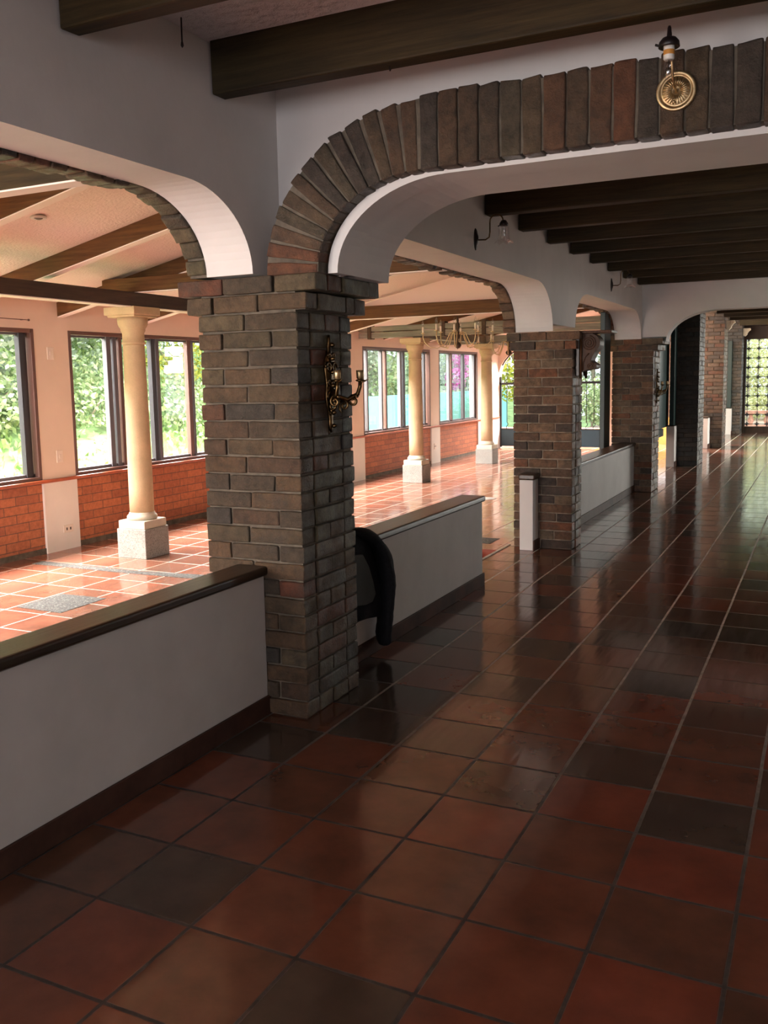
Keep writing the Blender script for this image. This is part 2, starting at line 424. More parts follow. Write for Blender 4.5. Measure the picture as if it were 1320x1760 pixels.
def thing(name, label, cat, loc, group=None):
    o = bpy.data.objects.new(name, None); COL.objects.link(o); o.location = loc; o.empty_display_size = .1
    return tag(o, label, cat, group)
def struct(mb, name, m, parent=None, **kw):
    o = mb.build(name, m, parent, **kw)
    if parent is None: o['kind'] = 'structure'
    return o
def copy_tree(o, parent=None):
    c = o.copy(); COL.objects.link(c)
    if parent is not None: c.parent = parent
    for ch in list(o.children): copy_tree(ch, c)
    return c
def arc(c, a, b, t0, t1, n):      # ellipse points, degrees
    return [(c[0]+a*math.cos(math.radians(t0+(t1-t0)*i/n)), c[1]+b*math.sin(math.radians(t0+(t1-t0)*i/n))) for i in range(n+1)]
def spiral(cx, cz, r0, r1, a0, turns, n=40):
    return [(cx+(r0+(r1-r0)*i/n)*math.cos(a0+turns*2*math.pi*i/n), cz+(r0+(r1-r0)*i/n)*math.sin(a0+turns*2*math.pi*i/n)) for i in range(n+1)]

# ================================================================== SETTING
# ---- floor: one slab with a small sunken slot beside the end of the second parapet
f = MB()
PX0, PX1, PY0, PY1, PD = -.83, -.652, 4.75, 5.885, -.11
X0, X1, Y0, Y1 = -4.45, 3.9, -6.0, 22.85
for a, b, c, d in ((X0, Y0, X1, PY0), (X0, PY1, X1, Y1), (X0, PY0, PX0, PY1), (PX1, PY0, X1, PY1)):
    f.add([(a, b, 0), (c, b, 0), (c, d, 0), (a, d, 0)], [(0, 1, 2, 3)])
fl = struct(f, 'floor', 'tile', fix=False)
f = MB()
f.add([(PX0, PY0, 0), (PX1, PY0, 0), (PX1, PY1, 0), (PX0, PY1, 0), (PX0, PY0, PD), (PX1, PY0, PD), (PX1, PY1, PD), (PX0, PY1, PD)],
      [(4, 5, 6, 7), (0, 4, 7, 3), (3, 7, 6, 2), (2, 6, 5, 1), (1, 5, 4, 0)])
struct(f, 'floor_recess', 'pit', fl)
f = MB(); f.box((-.652, 4.72, .0), (-.628, 6.16, .006)); struct(f, 'recess_edging', 'palegrout', fl)
for poly in ([(-3.035, 2.80), (-2.63, 2.79), (-2.63, 3.22), (-3.035, 3.2)], [(-4.12, 3.94), (-3.03, 3.94), (-2.3, 3.98), (-2.3, 4.13), (-3.03, 4.03), (-4.12, 4.05)],
             [(-2.25, 3.98), (-1.2, 4.0), (-1.2, 4.15), (-2.25, 4.13)], [(-1.15, 6.15), (-.82, 6.15), (-.82, 6.42), (-1.15, 6.42)]):
    f = MB(); f.prism(poly, lambda p: (p[0], p[1], -.01), lambda p: (p[0], p[1], .003)); struct(f, 'pebble_inset', 'pebble', fl)

# ---- arcade wall above the pillars: strips that follow the arch intrados
def corner_y(y, ya, yb, zs, zt, a, b):
    """height of the opening ya..yb at y: springs at zs, flat at zt, elliptic corners a wide and b high"""
    e = min(y-ya, yb-y)
    if e >= a: return zt
    k = max(0.0, min(1.0, 1-e/a))
    return zs+(zt-zs)*math.sqrt(max(0, 1-k*k))
def arch_samples(ya, yb, a, n=16):
    ys = [ya+a*(1-math.cos(math.pi/2*i/n)) for i in range(n+1)]
    ye = [yb-a*(1-math.cos(math.pi/2*i/n)) for i in range(n+1)][::-1]
    return ys+[ya+a+(yb-ya-2*a)*i/6 for i in range(1, 6)]+ye
def arcade(mb, xf, xb, ztop, y0, y1, arches):
    pts = [(y0, None)]
    cur = y0; prof = []
    for ya, yb, zs, zt, a, b in arches:
        prof += [(cur, zs), (ya, zs)] if ya > cur else []
        prof += [(y, corner_y(y, ya, yb, zs, zt, a, b)) for y in arch_samples(ya, yb, a)]
        cur = yb; lastz = zs
    if y1 > cur: prof += [(cur, lastz), (y1, lastz)]
    for (ya, za), (yb, zb) in zip(prof, prof[1:]):
        if abs(ya-yb) < 1e-6 and abs(za-zb) < 1e-6: continue
        mb.add([(xf, ya, za), (xf, yb, zb), (xf, yb, ztop), (xf, ya, ztop), (xb, ya, za), (xb, yb, zb), (xb, yb, ztop), (xb, ya, ztop)],
               [(0, 1, 2, 3), (5, 4, 7, 6), (4, 5, 1, 0)] + ([(0, 3, 7, 4)] if (ya, za) == prof[0] else []) + ([(1, 5, 6, 2)] if (yb, zb) == prof[-1] else []))
    return prof
A1 = (-2.25, 1.775, 1.95, 2.268, .43, .32)
A2 = (2.42, 6.165, 1.875, 2.262, .46, .38)
A3 = (6.93, 10.255, 1.935, 2.275, .50, .34)
f = MB(); prof1 = arcade(f, -.34, -.58, 3.06, -3.2, 2.35, [A1]); wl = struct(f, 'wall_left', 'plaster', fix=False)
f = MB(); prof2 = arcade(f, -.25, -.58, 3.06, 2.351, 10.85, [A2, A3]); wl2 = struct(f, 'wall_left_far', 'plaster', fix=False)

# ---- cross wall over the aisle with its plaster arch (behind the brick ring)
XR = 3.85
def cross_wall(name, y0, y1, xs, xa, zs, zt, a, b, ztop, xl, zpier):
    """opening from xa to its mirror, springing zs, flat zt"""
    mb = MB(); xe = xs
    half = (xl+XR)/2
    xb = 2*half-xa
    prof = [(xl, zpier), (xa, zpier)]
    prof += [(x, corner_y(x, xa, xb, zs, zt, a, b)) for x in arch_samples(xa, xb, a)]
    prof += [(xb, zpier), (XR, zpier)]
    for (x0, z0), (x1, z1) in zip(prof, prof[1:]):
        if abs(x0-x1) < 1e-6 and abs(z0-z1) < 1e-6: continue
        mb.add([(x0, y0, z0), (x1, y0, z1), (x1, y0, ztop), (x0, y0, ztop), (x0, y1, z0), (x1, y1, z1), (x1, y1, ztop), (x0, y1, ztop)],
               [(1, 0, 3, 2), (4, 5, 6, 7), (5, 4, 0, 1)])
    return struct(mb, name, 'plaster', fix=False), prof
cross_wall('wall_cross', 2.0, 2.37, 0, .015, 1.94, 2.292, .50, .35, 2.85, -.36, 1.94)
# plaster lining that shows as a bright strip under the bricks
f = MB()
half = (-.36+XR)/2
def ring(xa, zs, zt, a, b, n=18):
    xb = 2*half-xa
    return [(x, corner_y(x, xa, xb, zs, zt, a, b)) for x in arch_samples(xa, xb, a, n)]
inn = ring(.015, 1.94, 2.288, .50, .35); out = ring(-.03, 1.94, 2.318, .50, .37)
for (a0, a1), (b0, b1) in zip(zip(inn, inn[1:]), zip(out, out[1:])):
    f.hexa([(a0[0], 1.875, a0[1]), (a1[0], 1.875, a1[1]), (a0[0], 2.04, a0[1]), (a1[0], 2.04, a1[1]),
            (b0[0], 1.875, b0[1]), (b1[0], 1.875, b1[1]), (b0[0], 2.04, b0[1]), (b1[0], 2.04, b1[1])])
struct(f, 'trim_1', 'plaster')
cross_wall('wall_cross_far', 10.3, 10.56, 0, .045, 1.90, 2.262, .62, .36, 2.85, -.25, 1.955)

# ---- ceilings
f = MB(); f.box((-.5, -6.2, 2.81), (4.1, 2.2, 2.95)); struct(f, 'ceiling', 'ceil_aisle')
f = MB(); f.box((-.5, 2.2, 2.775), (4.1, 10.45, 2.95)); struct(f, 'ceiling_middle', 'ceil_aisle')
f = MB(); f.box((-.75, 10.45, 2.78), (4.1, 19.2, 2.95)); f.box((-.75, 20.6, 2.78), (4.1, 23.0, 2.95)); struct(f, 'ceiling_far', 'ceil_dark')
def zr(x): return 2.43+.21*(x+3.4)
f = MB(); f.hexa([(-4.75, -6.2, zr(-4.75)), (-.45, -6.2, zr(-.45)), (-4.75, 16.95, zr(-4.75)), (-.45, 16.95, zr(-.45)),
                  (-4.75, -6.2, zr(-4.75)+.1), (-.45, -6.2, zr(-.45)+.1), (-4.75, 16.95, zr(-4.75)+.1), (-.45, 16.95, zr(-.45)+.1)])
struct(f, 'ceiling_room', 'ceil_room')
f = MB()
xs0 = -3.9
f.prism([(-.58, 2.38), (-3.1, 2.38), (-.58, 3.0)][:0] or [(-.56, 2.36), (-3.62, 2.36), (-.56, 3.01)], lambda p: (p[0], 8.64, p[1]), lambda p: (p[0], 8.70, p[1]))
struct(f, 'wall_gable', simple('pink_gable_paint', (.86, .62, .51), .7))

# ---- window wall of the bright room
WX = -4.35
piers = [(-1.6, -1.2), (1.37, 1.77), (4.33, 4.73), (7.25, 7.65), (10.17, 10.57), (13.13, 13.53), (15.52, 16.9)]
wins = [(-1.2, 1.37), (1.77, 4.33), (4.73, 7.25), (7.65, 10.17), (10.57, 13.13), (13.53, 15.52)]
f = MB()
for a, b in piers: f.box((WX-.17, a, .66), (WX, b, 1.985))
f.box((WX-.17, -6, .66), (WX, -1.6, 1.985)); f.box((WX-.17, -6, 1.985), (WX, 16.9, 2.26))
struct(f, 'wall_window', 'peach')
f = MB(); f.box((WX-.17, -6, -.3), (WX-.012, 16.9, .64)); struct(f, 'wall_window_brick', 'wainscot')
f = MB()
for a, b in piers: f.box((WX-.012, a, 0), (WX+.012, b, .63))
struct(f, 'wall_window_pilasters', 'peach_low')
f = MB(); f.box((WX-.17, -6, .632), (WX+.03, 16.8, .662)); struct(f, 'trim_2', 'terracotta', bevel=.008)
f = MB()
for a, b in wins: f.box((WX-.012, a, 0), (WX-.002, b, .05))
struct(f, 'baseboard_window', M['mortar'])
mull = {2: [(.0, .0)], }
winspec = {0: [], 1: [(2.6, .10, 'alu'), (4.235, .075, 'windark')], 2: [(5.285, .06, 'alu'), (5.37, .05, 'alu'), (5.45, .045, 'winbrown'), (5.93, .06, 'windark'), (6.0, .05, 'alu'), (6.52, .06, 'winbrown'), (6.58, .03, 'alu')],
           3: [(8.9, .12, 'alu')], 4: [(10.80, .04, 'alu'), (11.30, .05, 'alu'), (11.45, .05, 'winbrown'), (12.0, .07, 'alu'), (12.13, .06, 'windark'), (12.98, .06, 'windark')], 5: [(14.12, .05, 'alu'), (14.24, .05, 'winbrown'), (14.86, .09, 'windark'), (15.44, .04, 'alu')]}
for i, (a, b) in enumerate(wins):
    z0, z1 = .662, 1.985
    mb = MB(); fwid = .035
    mb.box((WX-.10, a, z0), (WX+.004, a+fwid, z1)); mb.box((WX-.10, b-fwid, z0), (WX+.004, b, z1))
    mb.box((WX-.10, a+fwid, z1-fwid), (WX+.004, b-fwid, z1)); mb.box((WX-.10, a+fwid, z0), (WX+.004, b-fwid, z0+.03))
    win = struct(mb, 'window_%d' % (i+1), 'winbrown', bevel=.003)
    mb = MB(); mb.box((WX-.085, a+fwid, z0+.03), (WX-.05, b-fwid, z0+.058)); mb.box((WX-.085, a+fwid, z1-fwid-.02), (WX-.05, b-fwid, z1-fwid))
    mb.build('sash_rail', 'alu', win)
    for (yc, wd, mt) in winspec[i]:
        mb = MB(); mb.box((WX-.09, yc-wd/2, z0+.03), (WX-.035, yc+wd/2, z1-fwid)); mb.build('sash_stile', mt, win, bevel=.004)
    mb = MB(); mb.box((WX-.071, a+fwid, z0+.05), (WX-.067, b-fwid, z1-fwid-.01)); mb.build('pane', 'glass', win)

# ---- end wall of the room with the arched gateway
f = MB()
ga, gb, gc, gzs, grise = -4.345, -2.05, -3.2, 1.5, .76
xs = [ga+(gb-ga)*i/40 for i in range(41)]
gz = lambda x: gzs+grise*math.sqrt(max(0, 1-((x-gc)/1.15)**2))
pr = [(x, gz(x)) for x in xs]
for (x0, z0), (x1, z1) in zip(pr, pr[1:]):
    f.hexa([(x0, 16.8, z0), (x1, 16.8, z1), (x0, 17.0, z0), (x1, 17.0, z1), (x0, 16.8, 3.1), (x1, 16.8, 3.1), (x0, 17.0, 3.1), (x1, 17.0, 3.1)])
f.box((gb, 16.8, -.1), (-1.62, 17.0, 3.1)); f.box((-1.62, 16.8, .66), (-.80, 17.0, 3.1)); f.box((-.80, 16.8, -.1), (-.62, 17.0, 3.1)); f.box((-4.6, 16.8, -.1), (ga, 17.0, 3.1))
struct(f, 'wall_end', 'peach')

# ---- right side of the aisle (outside the frame) with window openings, back wall, corridor side
f = MB()
def wall_with_openings(mb, x0, x1, ya, yb, ztop, ops):
    c = ya
    for a, b, z0, z1 in ops:
        mb.box((x0, c, -.1), (x1, a, ztop)); mb.box((x0, a, -.1), (x1, b, z0)); mb.box((x0, a, z1), (x1, b, ztop)); c = b
    mb.box((x0, c, -.1), (x1, yb, ztop))
wall_with_openings(f, XR, XR+.2, -6.0, 10.5, 2.9, [(6.9, 8.2, .5, 2.0)])
wall_with_openings(f, XR, XR+.2, 10.5, 22.9, 2.9, [(14.4, 17.4, .6, 2.4), (18.2, 21.8, .6, 2.4)])
struct(f, 'wall_right', 'plaster')
f = MB()
f.box((-.45, -6.2, -.1), (.2, -6.0, 2.9)); f.box((3.4, -6.2, -.1), (4.05, -6.0, 2.9)); f.box((.2, -6.2, 2.4), (3.4, -6.0, 2.9)); f.box((.2, -6.2, -.1), (3.4, -6.0, .5))
struct(f, 'wall_back', 'plaster')
f = MB(); f.box((-.58, -6.0, -.1), (-.34, -3.2, 3.06)); struct(f, 'wall_left_near', 'plaster')

# ---- far door of the corridor
f = MB(); DY = 22.7
f.box((-.6, DY, -.1), (.045, DY+.22, 2.9)); f.box((.045, DY, 2.345), (2.6, DY+.22, 2.9)); f.box((2.6, DY, -.1), (3.9, DY+.22, 2.9)); f.box((-.06, DY-.03, 2.3), (2.7, DY+.01, 2.62))
f.box((.045, DY, -.1), (2.6, DY+.1, .16))
door = struct(f, 'door_1', wood_mat('black_door_timber', (.012, .007, .005), (.035, .02, .013), 'Z', .5), bevel=.01)
mb = MB(); pitch = .232; gx0, gz0 = .045, .16
nx = 11; nz = 9
for i in range(nx+1):
    x = gx0+.05+pitch*i; mb.tube([(x, DY+.08, .16), (x, DY+.08, 2.345)], .008, 6)
for k in range(nz+1):
    z = gz0+.06+pitch*k; mb.tube([(gx0, DY+.08, z), (2.6, DY+.08, z)], .008, 6)
mb.build('iron_lattice', 'iron', door)
mb = MB()
for i in range(nx+1):
    for k in range(nz+1):
        x = gx0+.05+pitch*i; z = gz0+.06+pitch*k
        for a in range(4):
            an = math.pi/4*a+math.pi/8; d = .062
            mb.tube([(x-d*math.cos(an), DY+.075, z-d*math.sin(an)), (x, DY+.07, z), (x+d*math.cos(an), DY+.075, z+d*math.sin(an))], [.004, .012, .004], 5)
so = mb.build('iron_star', 'iron', door); so['kind'] = 'stuff'
mb = MB(); mb.box((.045, DY+.13, .16), (2.6, DY+.136, 2.345)); mb.build('pane', 'glass', door)
mb = MB(); mb.box((1.28, DY+.05, .16), (1.36, DY+.12, 2.345)); mb.build('meeting_stile', M['windark'], door)
# translucent strip in the corridor roof
f = MB(); f.box((-.6, 19.2, 2.86), (4.0, 20.6, 2.875)); struct(f, 'window_7', 'skylight')

# ================================================================== BRICKWORK
PAL = [(.130, .085, .052), (.112, .078, .048), (.098, .070, .046), (.125, .078, .046), (.085, .062, .042), (.060, .050, .040), (.118, .095, .055), (.150, .075, .048), (.138, .104, .064), (.095, .072, .044), (.100, .062, .040), (.165, .070, .046)]
PAL = [tuple(c*.76 for c in q) for q in PAL]
PALRING = [(.085, .055, .036), (.100, .062, .040), (.075, .052, .036), (.110, .060, .038), (.090, .062, .040), (.060, .046, .036), (.125, .058, .036), (.080, .062, .042)]
PALR = [(.150, .088, .056), (.185, .112, .072), (.120, .074, .050), (.090, .060, .042), (.190, .088, .054), (.165, .118, .080), (.065, .046, .036), (.20, .13, .085)]
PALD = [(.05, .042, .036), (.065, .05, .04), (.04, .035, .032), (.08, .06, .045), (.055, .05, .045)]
def pillar(name_label, loc, x0, x1, y0, y1, ztop, pal, h=.0775, capital=0, stain=None, mort='mortar', seed=1, bl=.235, jit=.003):
    global R
    R = random.Random(seed)
    root = thing('brick_pillar', name_label, 'pillar', loc)
    mb = MB(); nc = int(round(ztop/h)); h = ztop/nc; g = .009; d = .105
    capm = MB(); ncap = 2 if capital else 0
    def run(target, a, b, mk, first):
        """bricks along a..b; mk(p,q) adds one"""
        p = a
        sizes = []
        ln = bl if not first else bl*.52
        while p < b-.03:
            q = p+ln*R.uniform(.93, 1.07)
            if b-q < .075: q = b
            mk(p, min(q, b)); p = q+g; ln = bl
    for k in range(nc):
        z0, z1 = k*h+g*.4, (k+1)*h-g*.4
        oc = capital*(k-(nc-ncap)+1) if k >= nc-ncap else 0
        tgt = capm if oc else mb
        X0_, X1_, Y0_, Y1_ = x0-oc, x1+oc, y0-min(oc, .012), y1+oc
        def tint():
            c = pal[R.randrange(len(pal))]
            return c
        odd = k % 2
        def jb(a, b, face_axis, sgn):
            o = R.uniform(-.004, .008)
            zz0, zz1 = z0+R.uniform(-.002, .003), z1+R.uniform(-.003, .002)
            if face_axis == 'y-': tgt.rbox((a, Y0_-o, zz0), (b, Y0_+d, zz1), jit, tint(), 0)
            elif face_axis == 'y+': tgt.rbox((a, Y1_-d, zz0), (b, Y1_+o, zz1), jit, tint(), 0)
            elif face_axis == 'x+': tgt.rbox((X1_-d, a, zz0), (X1_+o, b, zz1), jit, tint(), 1)
            else: tgt.rbox((X0_-o, a, zz0), (X0_+d, b, zz1), jit, tint(), 1)
        run(tgt, X0_, X1_, lambda a, b: jb(a, b, 'y-', 0), odd)
        run(tgt, X0_, X1_, lambda a, b: jb(a, b, 'y+', 0), odd)
        run(tgt, Y0_+d+g, Y1_-d-g, lambda a, b: jb(a, b, 'x+', 0), not odd)
        run(tgt, Y0_+d+g, Y1_-d-g, lambda a, b: jb(a, b, 'x-', 0), not odd)
    mb.build('brickwork', 'brick', root, smooth=True, subd=1)
    if capital: capm.build('capital', 'brick', root, smooth=True, subd=1)
    cm = MB(); i = .011
    cm.box((x0+i, y0+i, 0), (x1-i, y1-i, ztop-.004))
    if capital:
        for q in (1, 2):
            o = capital*q-.012; z = ztop-(3-q)*h
            cm.box((x0-o, y0+.010, z+.004), (x1+o, y1+o, z+h-.003))
    cm.build('mortar', mort, root)
    return root
P1 = pillar('large dark brick pillar in the foreground carrying both arches', (-.40, 2.04, 0), -.652, -.145, 1.80, 2.285, 1.945, PAL, capital=.05, seed=17)
M['mortar_light'] = simple('light_grey_mortar', (.26, .21, .155), .85, nscale=14, namt=.35, bmp=.5, bscale=60)
P2 = pillar('second brick pillar along the aisle, behind the white parapet end', (-.32, 6.28, 0), -.585, -.065, 6.12, 6.45, 1.872, PALR, capital=.03, seed=12, mort='mortar_light')
P3 = pillar('third brick pillar, under the plain white cross arch', (-.35, 10.5, 0), -.61, -.098, 10.27, 10.78, 1.945, PALR, capital=.055, seed=13, mort='mortar_light')
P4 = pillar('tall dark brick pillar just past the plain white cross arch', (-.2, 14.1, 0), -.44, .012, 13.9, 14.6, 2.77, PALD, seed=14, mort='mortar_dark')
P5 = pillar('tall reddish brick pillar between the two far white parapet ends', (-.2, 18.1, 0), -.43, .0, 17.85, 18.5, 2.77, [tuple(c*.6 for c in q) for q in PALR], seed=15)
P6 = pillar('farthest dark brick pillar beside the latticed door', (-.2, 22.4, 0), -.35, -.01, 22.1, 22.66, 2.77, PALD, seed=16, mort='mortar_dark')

# ---- the brick ring of the front cross arch
R = random.Random(21)
ring_o = thing('brick_arch', 'arch of upright dark bricks spanning the aisle at the front', 'arch', (.3, 1.9, 2.3))
mb = MB(); mm = MB()
def ell(c, a, b, t): return (c[0]-a*math.cos(t), c[1]+b*math.sin(t))
ci = (.42, 1.935); ai, bi = .462, .362; ao, bo = .712, .632
n = 13
seq = []
for i in range(n): seq.append((ell(ci, ai, bi, math.pi/2*(i+.05)/n), ell(ci, ai, bi, math.pi/2*(i+.95)/n), ell(ci, ao, bo, math.pi/2*(i+.10)/n), ell(ci, ao, bo, math.pi/2*(i+.90)/n)))
x = ci[0]+.008
while x < 3.05:
    wd = .076*R.uniform(.94, 1.06)
    zi = ci[1]+bi+.012*min(1, (x-.42)/.6); zo = ci[1]+bo+.006
    seq.append(((x, zi), (x+wd, zi), (x+R.uniform(-.003, .003), zo), (x+wd+R.uniform(-.003, .003), zo))); x += wd+.006
x = 2*half-ci[0]
for k in range(n-1, -1, -1):
    p = seq[k]; mir = lambda q: (2*half-q[0], q[1])
    seq.append((mir(p[1]), mir(p[0]), mir(p[3]), mir(p[2])))
for a, b, c, d in seq:
    y0 = 1.80+R.uniform(-.006, .006); e = [R.uniform(-.006, .008) for _ in range(2)]
    t = PALRING[R.randrange(len(PALRING))]
    mb.rough([(a[0], y0, a[1]), (b[0], y0, b[1]), (a[0], 1.93, a[1]), (b[0], 1.93, b[1]),
              (c[0], y0, c[1]+e[0]), (d[0], y0, d[1]+e[1]), (c[0], 1.93, c[1]+e[0]), (d[0], 1.93, d[1]+e[1])], .004, 5, 2, t, 2)
mb.build('voussoirs', 'brick', ring_o, smooth=True, subd=1)
for (a, b, c, d), (a2, b2, c2, d2) in zip(seq, seq[1:]):
    mm.hexa([(a[0], 1.811, a[1]+.004), (a2[0], 1.811, a2[1]+.004), (a[0], 1.998, a[1]+.004), (a2[0], 1.998, a2[1]+.004),
             (c[0], 1.811, c[1]-.010), (c2[0], 1.811, c2[1]-.010), (c[0], 1.998, c[1]-.010), (c2[0], 1.998, c2[1]-.010)])
mm.build('mortar', 'mortar', ring_o)

# ---- brick rings on the room side of the arcade arches
def room_ring(label, A, seed, pal, xw=-.58):
    rr = random.Random(seed)
    ya, yb, zs, zt, a, b = A
    root = thing('brick_arch', label, 'arch', (-.63, (ya+yb)/2, zt))
    mb = MB(); mm = MB()
    pts = [(y, corner_y(y, ya, yb, zs, zt, a, b)) for y in arch_samples(ya, yb, a, 24)]
    # walk by arc length
    S = [0]
    for p, q in zip(pts, pts[1:]): S.append(S[-1]+math.dist(p, q))
    def at(s):
        s = max(0, min(S[-1], s))
        for i in range(len(S)-1):
            if S[i+1] >= s:
                t = (s-S[i])/max(1e-9, S[i+1]-S[i]); p, q = pts[i], pts[i+1]
                tx, tz = q[0]-p[0], q[1]-p[1]; l = math.hypot(tx, tz) or 1
                return (p[0]+tx*t, p[1]+tz*t), (-tz/l, tx/l)
        return pts[-1], (0, 1)
    s = .005
    while s < S[-1]-.03:
        w_ = .068*rr.uniform(.9, 1.1); (p, np_), (q, nq) = at(s), at(s+w_)
        lo = rr.uniform(-.022, .0); hi = .235
        x0, x1 = xw+.0-.105-rr.uniform(0, .012), xw-.001
        v = []
        for k, zz in ((0, lo), (1, hi)):
            for xx in (x0, x1):
                for pp, nn in ((p, np_), (q, nq)): v.append((xx, pp[0]+nn[0]*zz*(1 if k else 1), pp[1]+nn[1]*zz))
        order = [v[0], v[1], v[2], v[3], v[4], v[5], v[6], v[7]]
        mb.rough(order, .004, 2, 2, pal[rr.randrange(len(pal))], 0); s += w_+.008
    for i in range(len(pts)-1):
        (p, np_), (q, nq) = at(S[i]+1e-6), at(S[i+1]-1e-6)
        v = []
        for zz in (.012, .21):
            for xx in (xw-.098, xw-.001):
                for pp, nn in ((p, np_), (q, nq)): v.append((xx, pp[0]+nn[0]*zz, pp[1]+nn[1]*zz))
        mm.hexa(v)
    mb.build('voussoirs', 'brick', root, smooth=True, subd=1); mm.build('mortar', 'mortar', root)
room_ring('ragged brick arch edge on the room side left of the foreground pillar', A1, 31, PAL)
room_ring('ragged brick arch edge on the room side before the second pillar', A2, 32, PALR)
room_ring('ragged reddish brick arch edge on the room side before the third pillar', A3, 33, PALR)

# ================================================================== PARAPETS
def parapet(label, y0, y1, x0, x1, zt, over=.02, capm='capwood', capt=.042, base=True, end=0):
    root = thing('parapet', label, 'low wall', ((x0+x1)/2, (y0+y1)/2, 0))
    mb = MB(); mb.box((x0, y0, 0), (x1, y1, zt)); mb.build('body', 'plaster' if y1-y0 < .5 else 'plaster_low', root, bevel=.006)
    mb = MB(); mb.box((x0-over, y0-(end if end else 0), zt), (x1+over, y1+(over if end == 0 else 0), zt+capt)); mb.build('cap', capm, root, bevel=.012, seg=3)
    if base:
        mb = MB(); mb.box((x1, y0, 0), (x1+.012, y1+.012, .088)); mb.build('baseboard', 'basebd', root, bevel=.003)
    return root
parapet('long white parapet with a dark wooden cap left of the foreground pillar', -3.0, 1.80, -.475, -.352, .638)
parapet('white parapet between the foreground pillar and the gap, with a jacket on it', 2.30, 4.58, -.475, -.325, .610)
parapet('short white parapet end standing against the second brick pillar', 5.955, 6.118, -.482, -.362, .612, capt=.05, over=.012)
parapet('white parapet running from the second to the third brick pillar', 6.46, 10.26, -.485, -.318, .590)
parapet('white parapet end standing against the tall dark brick pillar', 13.62, 13.88, -.44, -.31, .655, capt=.012, over=.0)
parapet('white parapet end standing against the tall reddish brick pillar', 17.5, 17.84, -.376, -.236, .60, capt=.03, over=.004)
parapet('farthest white parapet end, beside the latticed door', 21.95, 22.09, -.352, -.20, .63, capt=.02, over=.002)
# ================================================================== CEILING BEAMS
def beam(y, z0, z1, label, x0=-.33, x1=3.84, wd=.088, m='beam'):
    mb = MB(); mb.box((x0, y, z0), (x1, y+wd, z1), .003)
    o = mb.build('ceiling_beam', m, None, bevel=.008)
    return tag(o, label, 'beam', 'dark beams across the aisle')
beam(-.86, 2.605, 2.82, 'dark ceiling beam nearest the camera, overhead at the front')
beam(-.06, 2.605, 2.82, 'dark ceiling beam second from the camera, high at the top of the photo')
beam(.725, 2.602, 2.82, 'dark ceiling beam cut off by the top left of the photo')
beam(1.515, 2.608, 2.82, 'large dark brown ceiling beam just before the brick arch')
ys2 = [2.88, 3.66, 4.43, 5.17, 5.94, 6.69, 7.46, 8.24, 9.05, 9.92]
ordn = ['first', 'second', 'third', 'fourth', 'fifth', 'sixth', 'seventh', 'eighth', 'ninth', 'tenth']
for i, y in enumerate(ys2):
    beam(y, 2.578, 2.79, '%s dark ceiling beam behind the brick arch, counting from the arch' % ordn[i], x0=-.24)
for i, y in enumerate((11.3, 12.5, 13.7, 14.9, 16.1, 17.3, 18.5, 20.9)):
    beam(y, 2.56, 2.79, '%s black roof beam beyond the plain white cross arch' % ordn[i], x0=.02, wd=.11, m='ceil_dark')

# ================================================================== BRIGHT ROOM TIMBERS
def rafter(y, label, x0=-4.36, x1=-.58, wd=.075, dp=.125):
    mb = MB(); z = lambda x: zr(x)
    mb.hexa([(x0, y, z(x0)-dp), (x1, y, z(x1)-dp), (x0, y+wd, z(x0)-dp), (x1, y+wd, z(x1)-dp), (x0, y, z(x0)+.0), (x1, y, z(x1)+.0), (x0, y+wd, z(x0)), (x1, y+wd, z(x1))])
    o = tag(mb.build('rafter', 'rafter', None, bevel=.004), label, 'rafter', 'sloping rafters of the bright room')
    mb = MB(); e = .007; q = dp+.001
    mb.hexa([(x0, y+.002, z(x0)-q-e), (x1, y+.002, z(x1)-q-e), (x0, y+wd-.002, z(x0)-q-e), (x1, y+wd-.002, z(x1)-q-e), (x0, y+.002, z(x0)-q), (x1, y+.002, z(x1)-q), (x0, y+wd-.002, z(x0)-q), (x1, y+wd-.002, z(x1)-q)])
    mb.build('underside_strip', 'underside_strip', o)['label'] = 'pale strip along the underside'
for i, y in enumerate((.15, 1.30, 2.46, 3.58, 4.62, 5.76, 7.1, 9.7, 11.3, 12.9, 14.5)):
    rafter(y, '%s sloping brown rafter of the bright room from the near end' % (ordn+['eleventh', 'twelfth'])[i])
def tie(y, z0, z1, label, x0, x1=-.58, wd=.085, m='rafter'):
    mb = MB(); mb.box((x0, y, z0), (x1, y+wd, z1), .002)
    o = tag(mb.build('tie_beam', m, None, bevel=.005), label, 'beam', 'level tie beams of the bright room')
    mb = MB(); mb.box((x0, y+.002, z0-.008), (x1, y+wd-.002, z0-.001)); mb.build('underside_strip', 'underside_strip', o)['label'] = 'pale strip along the underside'
tie(1.18, 2.275, 2.41, 'level tie beam seen through the left arch, at its top edge', -3.45, m='beam')
tie(4.50, 2.255, 2.375, 'level tie beam above the first stone column', -3.7)
tie(8.55, 2.235, 2.385, 'level brown tie beam under the smooth pink gable', -4.0)
mb = MB(); mb.box((-3.43, -3.0, 2.135), (-3.31, 7.62, 2.25), .003)
wp = tag(mb.build('wall_plate', 'rafter_y', None, bevel=.006), 'long dark beam lying on top of the first stone column', 'beam')
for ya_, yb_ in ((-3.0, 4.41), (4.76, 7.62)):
    mb = MB(); mb.box((-3.428, ya_, 2.127), (-3.312, yb_, 2.134)); mb.build('underside_strip', 'underside_strip', wp)['label'] = 'pale strip along the underside'
